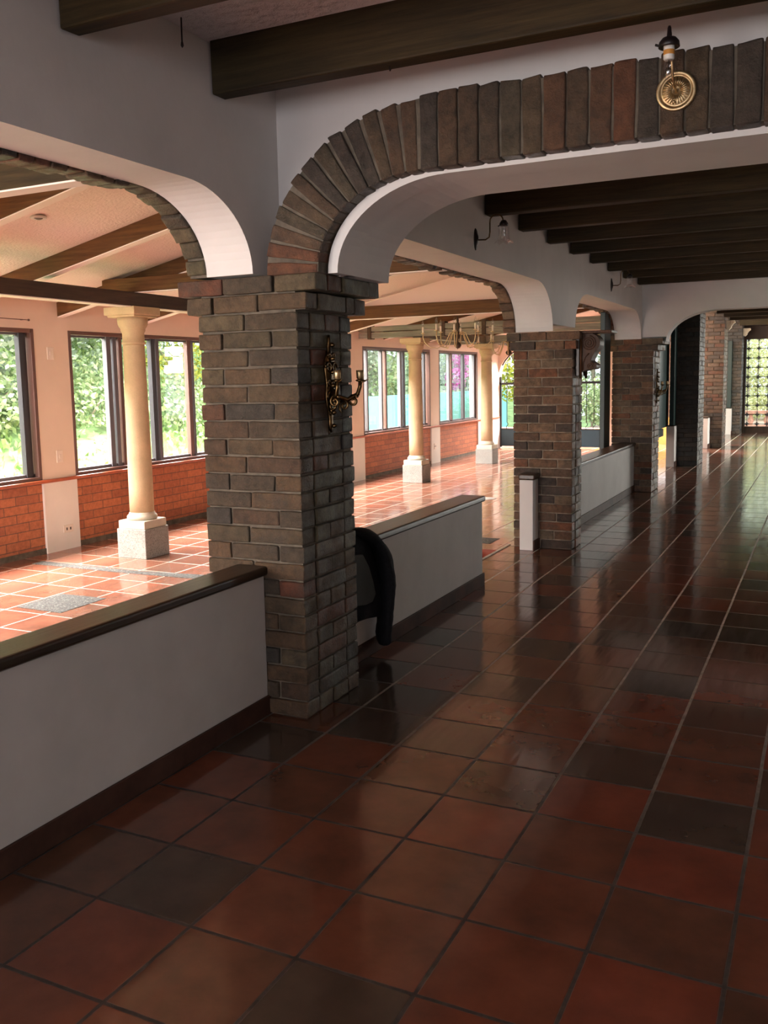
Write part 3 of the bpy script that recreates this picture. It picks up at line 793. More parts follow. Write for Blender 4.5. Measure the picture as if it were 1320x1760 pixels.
# grey double beam over the second column
db = thing('double_beam', 'weathered grey double timber across the room above the second column', 'beam', (-3, 10.4, 2.2))
mb = MB(); mb.box((-4.3, 10.36, 2.085), (-.6, 10.46, 2.165), .004); mb.build('lower_timber', 'greywood', db, bevel=.006)
mb = MB(); mb.box((-4.3, 10.36, 2.18), (-.6, 10.46, 2.255), .004); mb.build('upper_timber', 'greywood', db, bevel=.006)
for x in (-4.15, -3.0, -2.4, -1.6):
    mb = MB(); mb.box((x, 10.345, 2.07), (x+.06, 10.475, 2.28)); mb.build('strap', M['rafter_y'], db, bevel=.004)
mb = MB(); mb.box((-4.3, 13.4, 2.07), (-.6, 13.52, 2.2), .004)
tag(mb.build('tie_beam', 'greywood', None, bevel=.006), 'weathered grey beam across the room above the third column', 'beam')
mb = MB(); mb.box((-3.54, 10.6, 2.07), (-3.42, 16.8, 2.19), .004)
tag(mb.build('wall_plate', 'greywood', None, bevel=.006), 'grey beam running from the second column to the gated end wall', 'beam')
# recessed spots
def spot(x, y, label):
    root = thing('ceiling_spot', label, 'ceiling light', (x, y, zr(x)), 'spots in the room ceiling')
    mb = MB(); mb.lathe([(.030, -.004), (.046, -.012), (.052, -.006), (.052, .004)], (x, y, zr(x)-.004), 20); mb.build('trim_ring', 'porcelain', root, smooth=True)
    mb = MB(); mb.lathe([(.028, -.0), (.026, -.010), (.012, -.016)], (x, y, zr(x)-.004), 16); mb.build('lamp', M['slot'], root, smooth=True)
spot(-2.72, 2.9, 'recessed ceiling spot on the left, nearer the windows')
spot(-2.10, 3.33, 'recessed ceiling spot on the right, nearer the foreground pillar')

# ================================================================== STONE COLUMNS
def column(label, cx, cyy, ztop, group='stone columns of the bright room'):
    root = thing('stone_column', label, 'column', (cx, cyy, 0), group)
    h = .155
    mb = MB(); mb.box((cx-h, cyy-h, 0), (cx+h, cyy+h, .255)); mb.build('plinth', 'granite', root, bevel=.006)
    mb = MB(); mb.box((cx-h+.012, cyy-h+.012, .255), (cx+h-.012, cyy+h-.012, .325)); mb.build('plinth_top', 'limestone_pale', root, bevel=.006)
    mb = MB(); mb.lathe([(.120, .325), (.128, .335), (.130, .35), (.122, .365), (.112, .37), (.112, .38), (.105, .39)], (cx, cyy, 0), 40); mb.build('base', 'limestone_pale', root, smooth=True)
    zt = ztop-.085
    prof = [(.104, .385), (.1035, .6), (.102, .9), (.099, 1.2), (.095, 1.5), (.090, zt-.235), (.0895, zt-.225)]
    mb = MB(); mb.lathe(prof, (cx, cyy, 0), 40); mb.build('shaft', 'limestone', root, smooth=True)
    prof = [(.090, zt-.225), (.099, zt-.222), (.101, zt-.213), (.099, zt-.204), (.092, zt-.2), (.092, zt-.125), (.100, zt-.115), (.103, zt-.105), (.103, zt-.09), (.116, zt-.075), (.124, zt-.055), (.127, zt-.03), (.127, zt)]
    mb = MB(); mb.lathe(prof, (cx, cyy, 0), 40); mb.build('capital', 'limestone', root, smooth=True)
    a = .165
    mb = MB(); mb.box((cx-a+.02, cyy-a+.02, zt), (cx+a-.02, cyy+a-.02, zt+.02)); mb.box((cx-a, cyy-a, zt+.018), (cx+a, cyy+a, ztop)); mb.build('abacus', 'limestone', root, bevel=.005)
    return root
column('yellow stone column on a granite plinth in front of the left windows', -3.46, 4.585, 2.135)
column('yellow stone column seen just right of the foreground pillar', -3.46, 10.49, 2.065)
column('farthest yellow stone column, under the chandelier near the gate', -3.45, 13.51, 2.065)

# ================================================================== WALL PLATES, ROD
def plate(y, z, wd, ht, label, outlet=False):
    x = WX + (.012 if outlet else 0)
    root = thing('socket_plate' if outlet else 'switch_plate', label, 'outlet' if outlet else 'switch', (x, y, z))
    mb = MB(); mb.box((x, y-wd/2, z-ht/2), (x+.008, y+wd/2, z+ht/2)); mb.build('cover', 'plate', root, bevel=.003)
    mb = MB()
    if outlet:
        for s in (-1, 1):
            mb = MB(); mb.box((x+.008, y+s*.022-.008, z-.012), (x+.010, y+s*.022+.008, z+.012)); mb.build('socket_slot', 'slot', root)
    else:
        mb.box((x+.008, y-.012, z-.02), (x+.014, y+.012, z+.02)); mb.build('rocker', 'plate', root, bevel=.002)
plate(4.507, 1.775, .075, .11, 'upper ivory plate on the wall between the left windows')
plate(4.545, .855, .075, .11, 'lower ivory plate on the wall between the left windows')
plate(4.585, .19, .115, .07, 'ivory power outlet low on the pilaster between the left windows', True)
plate(13.28, .30, .07, .10, 'small outlet low on the pilaster behind the second stone column', True)
mb = MB(); mb.tube([(WX+.035, 3.6, 2.06), (WX+.035, 4.25, 2.055)], .004, 6); mb.tube([(WX, 4.2, 2.055), (WX+.04, 4.2, 2.055)], .004, 6); mb.tube([(WX, 3.7, 2.06), (WX+.04, 3.7, 2.06)], .004, 6); mb.lathe([(.004, 0), (.009, .006), (.009, .016), (.003, .022)], (WX+.035, 4.245, 2.055), 10, 'Y')
tag(mb.build('curtain_rod', 'winbrown', None), 'thin rod fixed on the wall above the leftmost window', 'rod')

# ================================================================== DISH SCONCE on the brick arch
ds = thing('wall_lamp', 'brass dish wall lamp with a clear bulb on the brick arch', 'wall lamp', (1.38, 1.797, 2.443))
mb = MB(); mb.lathe([(.0, -.004), (.016, -.006), (.046, -.010), (.049, -.004), (.052, -.010), (.064, -.014), (.066, -.008), (.066, .006)], (1.38, 1.797, 2.443), 48, 'Y')
mb.build('backplate', 'brass', ds, smooth=True)
mb = MB()
for k in range(28):
    a = 2*math.pi*k/28
    mb.tube([(1.38+.014*math.cos(a), 1.797-.010, 2.443+.014*math.sin(a)), (1.38+.030*math.cos(a), 1.797-.014, 2.443+.030*math.sin(a)), (1.38+.044*math.cos(a), 1.797-.010, 2.443+.044*math.sin(a))], [.0012, .0026, .002], 6)
mb.build('sunburst', 'brass', ds, smooth=True)
mb = MB(); mb.lathe([(.001, -.004), (.006, -.012), (.003, -.016)], (1.375, 1.785, 2.404), 10, 'Y'); mb.build('screw', 'brass', ds, smooth=True)
mb = MB(); mb.tube([(1.38, 1.795, 2.443), (1.379, 1.76, 2.448), (1.377, 1.735, 2.47), (1.376, 1.72, 2.51), (1.375, 1.705, 2.56), (1.374, 1.69, 2.60)], .0042, 8); mb.build('arm', 'brass', ds, smooth=True)
lx, ly, lz = 1.372, 1.678, 2.555
mb = MB(); mb.lathe([(.004, .062), (.006, .056), (.008, .03), (.010, .026), (.022, .024), (.032, .012), (.034, -.004), (.031, -.006), (.020, .004), (.002, .006)], (lx, ly, lz), 28); mb.tube([(lx-.03, ly, lz+.004), (lx-.044, ly, lz+.010)], .004, 6); mb.build('holder', 'blackmetal', ds, smooth=True)
mb = MB(); mb.lathe([(.016, .008), (.0175, .004), (.0175, -.040), (.015, -.044)], (lx, ly, lz), 24); so = mb.build('socket', 'porcelain', ds, smooth=True)
mb = MB(); mb.lathe([(.0178, -.014), (.0180, -.015), (.0180, -.028), (.0178, -.029)], (lx, ly, lz), 24); mb.build('label_band', 'label', so, smooth=True)
mb = MB(); mb.lathe([(.011, -.044), (.015, -.055), (.0175, -.070), (.016, -.085), (.010, -.102), (.002, -.112)], (lx, ly, lz), 24); mb.build('bulb', 'lampglass', ds, smooth=True)
mb = MB(); mb.tube([(lx, ly, lz-.044), (lx, ly, lz-.075)], .002, 6); mb.build('filament', 'blackmetal', ds)

# ================================================================== ORNATE CANDLE SCONCE (origin on the wall, +x out of it)
def ornate(loc, label):
    root = thing('candle_sconce', label, 'wall lamp', loc, 'ornate bronze candle sconces')
    ox, oy, oz = loc
    P = lambda x, y, z: (ox+x, oy+y, oz+z)
    mb = MB()
    prof = [(0, -.215), (.010, -.20), (.016, -.175), (.012, -.155), (.020, -.13), (.030, -.10), (.040, -.06), (.036, -.02), (.030, .0), (.040, .04), (.046, .08), (.038, .115), (.022, .135), (.012, .15), (.015, .17), (.008, .19), (.010, .205), (0, .22)]
    left = [(-r, z) for r, z in prof]; poly = [(r, z) for r, z in prof]+[p for p in reversed(left)][1:-1]
    mb.prism(poly, lambda p: P(0, p[0], p[1]), lambda p: P(.012, p[0]*.85, p[1]))
    for s in (-1, 1):
        for (cyy, cz, r, a0, tr) in ((.026, .075, .026, 0, 1.3), (.022, -.055, .022, 2, -1.3), (.014, -.125, .014, 1, 1.2), (.016, .125, .014, 0, 1.2), (.024, .012, .018, 3, 1.1)):
            mb.tube([P(.016, s*p[0], p[1]) for p in spiral(cyy, cz, r, .004, a0, tr, 18)], [.0065-.0035*i/18 for i in range(19)], 6)
    for k in range(7):
        z = -.185+.06*k; mb.lathe([(0, .0), (.010, .006), (.011, .016), (.004, .026), (0, .028)], P(.010, 0, z), 10, 'X')
    mb.build('backplate', 'brass_dark', root, smooth=True)
    for s, ln in ((-1, .085), (1, .135)):
        mb = MB()
        ey, ex = s*.055+.03*(s > 0), .075 if s < 0 else .115
        pts = [P(.012, 0, -.02), P(.03, ey*.3, -.055), P(ex*.55, ey*.7, -.07), P(ex*.9, ey*.95, -.045), P(ex, ey, -.01), P(ex, ey, .012)]
        mb.tube(pts, [.012, .012, .011, .010, .009, .008], 8)
        mb.tube([P(ex*.75+q[0], ey*.85, -.075+q[1]) for q in spiral(0, 0, .028, .006, .6, 1.4, 20)], .0065, 6)
        mb.tube([P(ex*.45+q[0], ey*.55, -.095+q[1]) for q in spiral(0, 0, .024, .005, 2.6, -1.3, 20)], .0065, 6)
        mb.tube([P(ex, ey, .008), P(ex+.02, ey+s*.012, .014), P(ex+.034, ey+s*.02, .022)], [.006, .004, .001], 6)
        mb.tube([P(ex*.3, ey*.4, -.075), P(ex*.3, ey*.4, -.115), P(ex*.36, ey*.45, -.13)], [.005, .005, .002], 6)
        arm = mb.build('arm', 'brass_dark', root, smooth=True)
        mb = MB(); mb.lathe([(.003, .010), (.016, .012), (.022, .017), (.016, .020), (.008, .022)], P(ex, ey, 0), 16); mb.build('drip_pan', 'brass_dark', arm, smooth=True)
        mb = MB(); mb.lathe([(.010, .020), (.0155, .026), (.0165, .048), (.0175, .062), (.014, .062), (.013, .03)], P(ex, ey, 0), 16); mb.build('candle_cup', 'brass', arm, smooth=True)
    return root
S1 = ornate((-.142, 2.055, 1.475), 'ornate bronze candle sconce on the side of the foreground pillar')
S3 = copy_tree(S1); S3.location = (-.09, 10.50, 1.34); S3['label'] = 'ornate candle sconce far off on the third brick pillar'

# ================================================================== GLASS SHADE SCONCES on the white wall
def glass_sconce(loc, label):
    root = thing('glass_wall_lamp', label, 'wall lamp', loc, 'glass shade lamps on the left wall')
    ox, oy, oz = loc; P = lambda x, y, z: (ox+x, oy+y, oz+z)
    mb = MB(); pr = [(.001, .020), (.018, .018), (.030, .012), (.050, .006), (.056, 0)]
    n_ = 28; vs = []
    for k in range(n_):
        a = 2*math.pi*k/n_
        for r, h in pr: vs.append(P(h, r*math.cos(a)*.62, r*math.sin(a)*1.30))
    fs = [(k*5+i, ((k+1) % n_)*5+i, ((k+1) % n_)*5+i+1, k*5+i+1) for k in range(n_) for i in range(4)]+[tuple(k*5+4 for k in range(n_))]
    mb.add(vs, fs); mb.build('backplate', 'blackmetal', root, smooth=True)
    mb = MB()
    pts = [P(.01, 0, -.005), P(.07, 0, -.008), P(.095, 0, .006), P(.10, 0, .04), P(.10, 0, .10)]
    pts += [P(.10+.045-.045*math.cos(math.pi*t/10), 0, .105+.042*math.sin(math.pi*t/10)) for t in range(1, 11)]
    mb.tube(pts, .005, 8); mb.build('arm', 'brass_dark', root, smooth=True)
    mb = MB(); mb.lathe([(.006, .108), (.016, .104), (.027, .088), (.030, .072), (.027, .070), (.004, .080)], P(.195, .0, 0), 20); mb.tube([P(.165, 0, .074), P(.155, 0, .070)], .004, 6); mb.build('shade_holder', 'blackmetal', root, smooth=True)
    mb = MB(); n_ = 32; prof = [(.024, .078), (.030, .06), (.034, .03), (.036, .0), (.044, -.022), (.060, -.034)]
    vs = []
    for k in range(n_):
        a = 2*math.pi*k/n_; fl = 1+.10*math.cos(8*a)
        for i, (r, h) in enumerate(prof):
            q = r*(1+(fl-1)*max(0, (i-2)/3)); vs.append(P(.195+q*math.cos(a), q*math.sin(a), h-(.008*math.cos(8*a) if i == 5 else 0)))
    m_ = len(prof); mb.add(vs, [(k*m_+i, ((k+1) % n_)*m_+i, ((k+1) % n_)*m_+i+1, k*m_+i+1) for k in range(n_) for i in range(m_-1)])
    mb.build('glass_shade', 'lampglass', root, smooth=True)
    return root
G1 = glass_sconce((-.25, 4.27, 2.40), 'glass shade wall lamp nearest the brick arch on the white wall')
G2 = copy_tree(G1); G2.location = (-.25, 8.47, 2.452); G2['label'] = 'small far glass shade wall lamp near the plain cross arch'

# ================================================================== CHANDELIERS
def chandelier(loc, label, ztop):
    root = thing('chandelier', label, 'chandelier', loc, 'brass chandeliers of the bright room')
    ox, oy, oz = loc; P = lambda x, y, z: (ox+x, oy+y, oz+z)
    mb = MB(); mb.lathe([(.002, -.055), (.006, -.045), (.03, -.032), (.046, -.01), (.044, .008), (.026, .026), (.012, .04), (.010, .07), (.024, .085), (.032, .11), (.034, .135), (.022, .155), (.013, .175), (.018, .20), (.030, .23), (.026, .26), (.014, .285), (.018, .31), (.010, .33), (.006, .36)], P(0, 0, 0), 24)
    mb.build('stem', 'rafter_y', root, smooth=True)
    mb = MB(); mb.tube([P(0, 0, .35), P(0, 0, ztop-oz)], .005, 6); mb.lathe([(.003, -.03), (.03, -.02), (.04, 0)], P(0, 0, ztop-oz), 16); mb.build('rod', 'brass_dark', root, smooth=True)
    na = 8
    for k in range(na):
        a = 2*math.pi*k/na+.28; ca, sa = math.cos(a), math.sin(a)
        rr_ = .44 if k % 2 == 0 else .34; hz = .155 if k % 2 == 0 else .175
        pts = [(.03, .12), (.07, .165), (.11, .14), (.14, .06), (.20, -.02), (.27*rr_/.44, -.045)] if False else [(.025, .125), (.06, .165), (.10, .15), (.125, .09), (.16, .02), (rr_*.58, -.035), (rr_*.80, -.02), (rr_*.95, .04), (rr_, .10), (rr_, hz)]
        mb = MB(); mb.tube([P(r*ca, r*sa, z) for r, z in pts], .0055, 7); arm = mb.build('arm', 'gold', root, smooth=True)
        mb = MB(); mb.lathe([(.004, hz-.01), (.026, hz-.002), (.030, hz+.006), (.012, hz+.006)], P(rr_*ca, rr_*sa, 0), 14); mb.build('drip_pan', 'gold', arm, smooth=True)
        mb = MB(); mb.lathe([(.012, hz+.005), (.012, hz+.075), (.008, hz+.08)], P(rr_*ca, rr_*sa, 0), 12); mb.build('candle_sleeve', 'candle', arm, smooth=True)
        mb = MB(); mb.lathe([(.008, hz+.08), (.017, hz+.105), (.015, hz+.13), (.005, hz+.158), (.001, hz+.165)], P(rr_*ca, rr_*sa, 0), 12); mb.build('bulb', 'lampglass', arm, smooth=True)
    return root
C1 = chandelier((-2.34, 9.3, 1.905), 'brass chandelier with candle bulbs hanging before the far windows', 2.65)
C2 = copy_tree(C1); C2.location = (-2.34, 11.35, 1.85); C2['label'] = 'second chandelier, mostly hidden behind the second brick pillar'

# ================================================================== IRON GATE in the end wall
g = thing('iron_gate', 'black iron gate with scrolled bars in the arched end wall', 'gate', (-3.2, 16.88, 0))
mb = MB(); mb.box((ga+.03, 16.86, .04), (gb-.02, 16.9, .40)); mb.build('kick_panel', 'teal', g, bevel=.004)
mb = MB()
mb.box((ga+.005, 16.85, .02), (ga+.035, 16.9, 1.5)); mb.box((gb-.035, 16.85, .02), (gb-.005, 16.9, 1.5)); mb.box((ga, 16.85, 1.33), (gb, 16.9, 1.375)); mb.box((ga, 16.85, .39), (gb, 16.9, .415))
mb.tube([(x_, 16.87, gz(x_)-.012) for x_ in xs[1:-1]], .014, 6)
mb.build('frame', 'iron', g)
nb = 15
for i in range(1, nb):
    x_ = ga+(gb-ga)*i/nb
    mb = MB(); mb.tube([(x_, 16.875, .54), (x_, 16.875, 1.33)], .008, 6)
    mb.tube([(x_, 16.875, .55), (x_+.022, 16.875, .52), (x_+.022, 16.875, .485), (x_-.014, 16.875, .455), (x_-.006, 16.875, .41)], .007, 6)
    zt_ = gz(x_)-.05
    mb.tube([(x_, 16.875, 1.37), (x_-.026, 16.875, 1.40), (x_-.02, 16.875, 1.45), (x_+.012, 16.875, 1.46), (x_+.006, 16.875, 1.5), (x_+.02, 16.875, zt_)], .007, 6)
    mb.lathe([(0, -.018), (.014, -.006), (.014, .008), (0, .02)], (x_+.02, 16.875, zt_), 8)
    mb.build('bar', 'iron', g, smooth=True)

# ================================================================== CONSOLE BRACKET on the second pillar
c = thing('console_shelf', 'carved wooden scroll bracket with a shelf board on the second brick pillar', 'shelf', (-.06, 6.29, 1.85))
mb = MB(); mb.box((-.088, 6.17, 1.845), (.245, 6.41, 1.868)); mb.build('board', 'console', c, bevel=.004)
mb = MB(); mb.box((-.060, 6.19, 1.49), (-.028, 6.40, 1.845)); mb.build('back_board', 'capwood', c, bevel=.004)
mb = MB(); mb.tube([(-.018, 6.205, 1.47), (-.018, 6.205, 1.845)], .011, 8); mb.tube([(-.018, 6.385, 1.47), (-.018, 6.385, 1.845)], .011, 8); mb.build('rail', 'console', c, smooth=True)
prof = [(-.012, 1.845)]+[(.10, 1.845)]+arc((.055, 1.765), .085, .08, 75, -35, 10)+[(.100, 1.69), (.075, 1.65), (.065, 1.62), (.085, 1.60)]+arc((.082, 1.572), .03, .028, 75, -95, 8)+[(.05, 1.545), (.0, 1.53), (-.012, 1.525)]
mb = MB(); mb.prism(prof, lambda p: (p[0], 6.215, p[1]), lambda p: (p[0], 6.375, p[1])); sb = mb.build('scroll', 'console', c, bevel=.004)
mb = MB(); mb.tube([(p[0], 6.213, p[1]) for p in spiral(.045, 1.765, .062, .006, 1.4, -3.0, 60)], .0055, 6); mb.tube([(p[0], 6.213, p[1]) for p in spiral(.060, 1.572, .034, .005, 1.4, -2.0, 30)], .0045, 6)
mb.tube([(.0, 6.213, 1.54), (.0, 6.213, 1.60), (.02, 6.213, 1.65), (.05, 6.213, 1.68)], .005, 6); mb.build('volute', 'console', sb, smooth=True)

# ================================================================== DARK GREEN POSTS
def post(x0, x1, y0, y1, z0, z1, label):
    mb = MB(); mb.box((x0, y0, z0), (x1, y1, z1)); tag(mb.build('green_post', 'green', None, bevel=.006), label, 'post', 'dark green posts in the arcade')
post(-.66, -.60, 9.80, 10.12, 0, 2.26, 'dark green post in the opening just left of the third pillar')
post(-.40, -.33, 13.66, 13.86, .668, 2.3, 'dark green post standing on the parapet end by the tall dark pillar')
mb = MB(); mb.box((-.66, 11.9, .64), (-.45, 13.885, 2.5)); sh = tag(mb.build('green_shutter', 'green', None, bevel=.006), 'dark green shutter closing the opening between the third and fourth pillars', 'shutter')
mb = MB(); mb.box((-.62, 10.80, .50), (-.48, 13.6, .62)); tag(mb.build('counter_ledge', 'green', None, bevel=.006), 'dark ledge below the green shutter behind the third pillar', 'ledge')
post(-.31, -.22, 21.97, 22.06, .652, 2.25, 'farthest dark green post, on the parapet end by the latticed door')

# ---- pale carved corbels under the far beams
def corbel(x_, y_, z_, label):
    mb = MB(); pr_ = [(0, 0), (0, .17), (.16, .17), (.17, .13), (.13, .10), (.10, .06), (.09, .02), (.05, -.02)]
    mb.prism(pr_, lambda p: (x_+p[0], y_-.05, z_+p[1]), lambda p: (x_+p[0], y_+.05, z_+p[1]))
    mb.tube([(x_+p[0], y_-.055, z_+p[1]) for p in spiral(.11, .13, .035, .006, 0, 1.6, 20)], .008, 6)
    tag(mb.build('corbel', 'limestone_pale', None, bevel=.006), label, 'corbel', 'pale carved corbels')
corbel(.005, 18.1, 2.36, 'pale carved corbel at the top of the reddish far pillar')
corbel(-.005, 22.3, 2.38, 'pale carved corbel at the top of the farthest pillar')

# ================================================================== JACKET over the parapet
j = thing('jacket', 'black jacket draped over the parapet beside the foreground pillar', 'jacket', (-.33, 2.6, .66))
def cloth(name, m, parent, yl, yr, path, seedv, thick=.012, wob=.012, endcut=None):
    rr = random.Random(seedv); nu, nv = 26, 34; ph = [rr.uniform(0, 6.28) for _ in range(6)]
    S = [0]
    for p, q in zip(path, path[1:]): S.append(S[-1]+math.dist(p, q))
    def at(t):
        s = t*S[-1]
        for i in range(len(S)-1):
            if S[i+1] >= s-1e-9:
                k = (s-S[i])/(S[i+1]-S[i]); return (path[i][0]+(path[i+1][0]-path[i][0])*k, path[i][1]+(path[i+1][1]-path[i][1])*k)
        return path[-1]
    mb = MB(); vs = []
    for iv in range(nv+1):
        v = iv/nv
        for iu in range(nu+1):
            u = iu/nu
            t = v*(endcut(u) if endcut else 1.0)
            x_, z_ = at(t)
            y_ = yl(t)+(yr(t)-yl(t))*u
            hang = max(0, t-.35)
            x_ += wob*hang*2*(math.sin(u*11+ph[0])+.6*math.sin(u*19+v*3+ph[1]))+.006*math.sin(u*7+v*9+ph[2])+.010*hang
            z_ += .006*math.sin(u*9+v*6+ph[3])
            vs.append((x_, y_, z_))
    w1 = nu+1
    mb.add(vs, [(a*w1+b, a*w1+b+1, (a+1)*w1+b+1, (a+1)*w1+b) for a in range(nv) for b in range(nu)])
    o = mb.build(name, m, parent, smooth=True, fix=False)
    s_ = o.modifiers.new('solid', 'SOLIDIFY'); s_.thickness = thick; s_.offset = 1
    d_ = o.modifiers.new('subd', 'SUBSURF'); d_.levels = d_.render_levels = 1
    return o
path = [(-.515, .52), (-.512, .62), (-.505, .668), (-.47, .685), (-.40, .690), (-.335, .688), (-.298, .668), (-.286, .62), (-.280, .50), (-.278, .35), (-.277, .20), (-.277, .10)]
body = cloth('body', 'jacket', j, lambda t: 2.30, lambda t: 2.70+.09*min(1, t*2.2)-.06*max(0, t-.5), path, 5, endcut=lambda u: .90-.05*u+.02*math.sin(u*8))
# shoulder and sleeve hanging on the right
mb = MB()
sl = [(-.42, 2.56, .700), (-.35, 2.64, .700), (-.29, 2.725, .665), (-.258, 2.785, .57), (-.246, 2.812, .47), (-.246, 2.815, .36), (-.250, 2.812, .26), (-.254, 2.806, .17), (-.256, 2.80, .10), (-.256, 2.798, .05)]
mb.tube(sl, [.03, .055, .074, .080, .079, .075, .069, .064, .060, .056], 18, flat=.6)
slv = mb.build('sleeve', 'jacket', j, smooth=True)
dm = slv.modifiers.new('folds', 'SUBSURF'); dm.levels = dm.render_levels = 2
tx = bpy.data.textures.new('cloth_folds', 'CLOUDS'); tx.noise_scale = .07
dp_ = slv.modifiers.new('disp', 'DISPLACE'); dp_.texture = tx; dp_.strength = .022; dp_.mid_level = .5; dp_.texture_coords = 'GLOBAL'
mb = MB()
lp = [(2.40, .62), (2.56, .60), (2.63, .52), (2.675, .43), (2.70, .36), (2.66, .325), (2.58, .325), (2.50, .34), (2.40, .36)]
mb.prism(lp, lambda p: (-.262, p[0], p[1]), lambda p: (-.248, p[0], p[1])); mb.build('lining', 'lining', j, bevel=.006)['label'] = 'grey green lining turned outward'
mb = MB(); mb.lathe([(.001, .004), (.006, .003), (.007, 0)], (-.236, 2.80, .40), 12, 'X'); mb.build('snap_button', 'button', j, smooth=True)

# ================================================================== SMALL THINGS
mb = MB(); mb.tube([(-.28, 1.28, 2.81), (-.28, 1.28, 2.725)], .003, 6); mb.lathe([(.001, -.02), (.006, -.012), (.004, 0)], (-.28, 1.28, 2.725), 8)
tag(mb.build('ceiling_hook', 'blackmetal', None), 'thin black hook hanging from the rough ceiling near the left wall', 'hook')
mb = MB(); mb.tube([(.42, 1.56, 2.61), (.42, 1.56, 2.598), (.424, 1.555, 2.592), (.43, 1.55, 2.595)], .0022, 6)
tag(mb.build('hook_nail', 'blackmetal', None), 'tiny bent nail under the large beam before the brick arch', 'nail')
mb = MB(); mb.lathe([(.001, .012), (.014, .011), (.016, .004), (.014, 0), (.001, 0)], (.65, 4.62, 0), 9)
mb.v = [(x_+.006*math.sin(9*y_), y_+.004*math.sin(30*x_), z_+.004*math.sin(40*x_)+.004) for x_, y_, z_ in mb.v]
tag(mb.build('dry_leaf', 'rafter', None), 'small curled brown leaf lying on the aisle tiles', 'leaf')
mb = MB(); mb.lathe([(.001, .006), (.10, .006), (.115, .0)], (-1.87, 9.06, 0), 28)  # flat pale disc on the room floor
tag(mb.build('floor_disc', 'porcelain', None, smooth=True), 'round pale disc on the bright room floor beyond the parapet', 'cover')

# ================================================================== OUTSIDE
def ground(name, mb, m):
    o = mb.build(name, m, None, smooth=True); o['kind'] = 'structure'; return o
mb = MB(); rr = random.Random(3)
nx_, ny_ = 26, 46; vs = []
for a in range(nx_+1):
    for b in range(ny_+1):
        x_ = -4.55-14*a/nx_; y_ = -8+48*b/ny_
        t = max(0, -5.6-x_); hill = min(5.0, .50*t) if y_ < 14 else min(3.0, max(0, .35*(t-4)))
        if 12 <= y_ <= 16: 
            k = (y_-12)/4; hill = min(5.0, .50*t)*(1-k)+min(3.0, max(0, .35*(t-4)))*k
        vs.append((x_, y_, -.35+hill+.12*math.sin(x_*2.1+y_*1.3)*min(1, t)+rr.uniform(-.04, .04)*min(1, t)))
mb.add(vs, [(a*(ny_+1)+b, a*(ny_+1)+b+1, (a+1)*(ny_+1)+b+1, (a+1)*(ny_+1)+b) for a in range(nx_) for b in range(ny_)])
ground('ground_garden', mb, 'grass')
mb = MB(); mb.box((-6.1, -8, -.42), (-4.53, 16.9, -.30)); ground('ground_bounce_strip', mb, simple('grey_bounce_strip', (.34, .30, .28), .8, nscale=5))  # unseen grey strip added to keep green grass bounce off the room ceiling
mb = MB(); mb.box((-4.55, 17.0, -.2), (9, 34, -.05)); ground('ground_terrace', mb, 'paving')
mb = MB(); mb.box((4.05, -12, -.3), (18, 34, -.06)); ground('ground_patio', mb, 'paving')

def leaves(mb, c, rad, n, size, seed, flat=.5):
    rr = random.Random(seed)
    for _ in range(n):
        th = rr.uniform(0, 2*math.pi); ph = math.acos(rr.uniform(-1, 1)); k = rr.uniform(.55, 1)**.5
        lump = 1+.22*math.sin(3*th+seed)+.18*math.sin(5*ph+seed*2)
        p = Vector((c[0]+rad[0]*k*lump*math.sin(ph)*math.cos(th), c[1]+rad[1]*k*lump*math.sin(ph)*math.sin(th), c[2]+rad[2]*k*math.cos(ph)))
        d = Vector((rr.gauss(0, 1), rr.gauss(0, 1), rr.gauss(0, .7)-.3)).normalized()
        u = d.cross(Vector((rr.gauss(0, 1), rr.gauss(0, 1), rr.gauss(0, 1)))).normalized()
        s_ = size*rr.uniform(.6, 1.3)
        mb.add([p-u*s_*.32, p+d*s_*.5+u*s_*.0, p+u*s_*.32, p-d*s_*.5][:4], [(0, 1, 2, 3)], (rr.random(),)*3)
def shrub(name, label, cat, c, rad, n, size, seed, m, trunk=None, group=None, blobs=5):
    rr = random.Random(seed*3+1)
    root = thing(name, label, cat, (c[0], c[1], trunk[0] if trunk else c[2]-rad[2]), group)
    mb = MB()
    for k in range(blobs):
        o = [rr.uniform(-.5, .5)*rad[i] for i in range(3)]
        leaves(mb, (c[0]+o[0], c[1]+o[1], c[2]+o[2]), [r_*.7 for r_ in rad], n//blobs, size, seed+k*17)
    mb.build('foliage', m, root, fix=False)
    mb = MB(); z0 = trunk[0] if trunk else c[2]-rad[2]*1.1
    rt = trunk[1] if trunk else .04
    mb.tube([(c[0], c[1], z0), (c[0]+.05, c[1]+.03, (z0+c[2])/2), (c[0]-.04, c[1], c[2])], [rt, rt*.8, rt*.5], 8)
    for k in range(4):
        a = k*1.7+seed
        mb.tube([(c[0]-.02, c[1], c[2]-.35*rad[2]), (c[0]+.4*rad[0]*math.cos(a), c[1]+.4*rad[1]*math.sin(a), c[2]+.1*rad[2]), (c[0]+.7*rad[0]*math.cos(a), c[1]+.7*rad[1]*math.sin(a), c[2]+.45*rad[2])], [rt*.5, rt*.35, rt*.15], 6)
    mb.build('stems', 'bark', root)
    return root
H = 'garden shrubs beyond the windows'
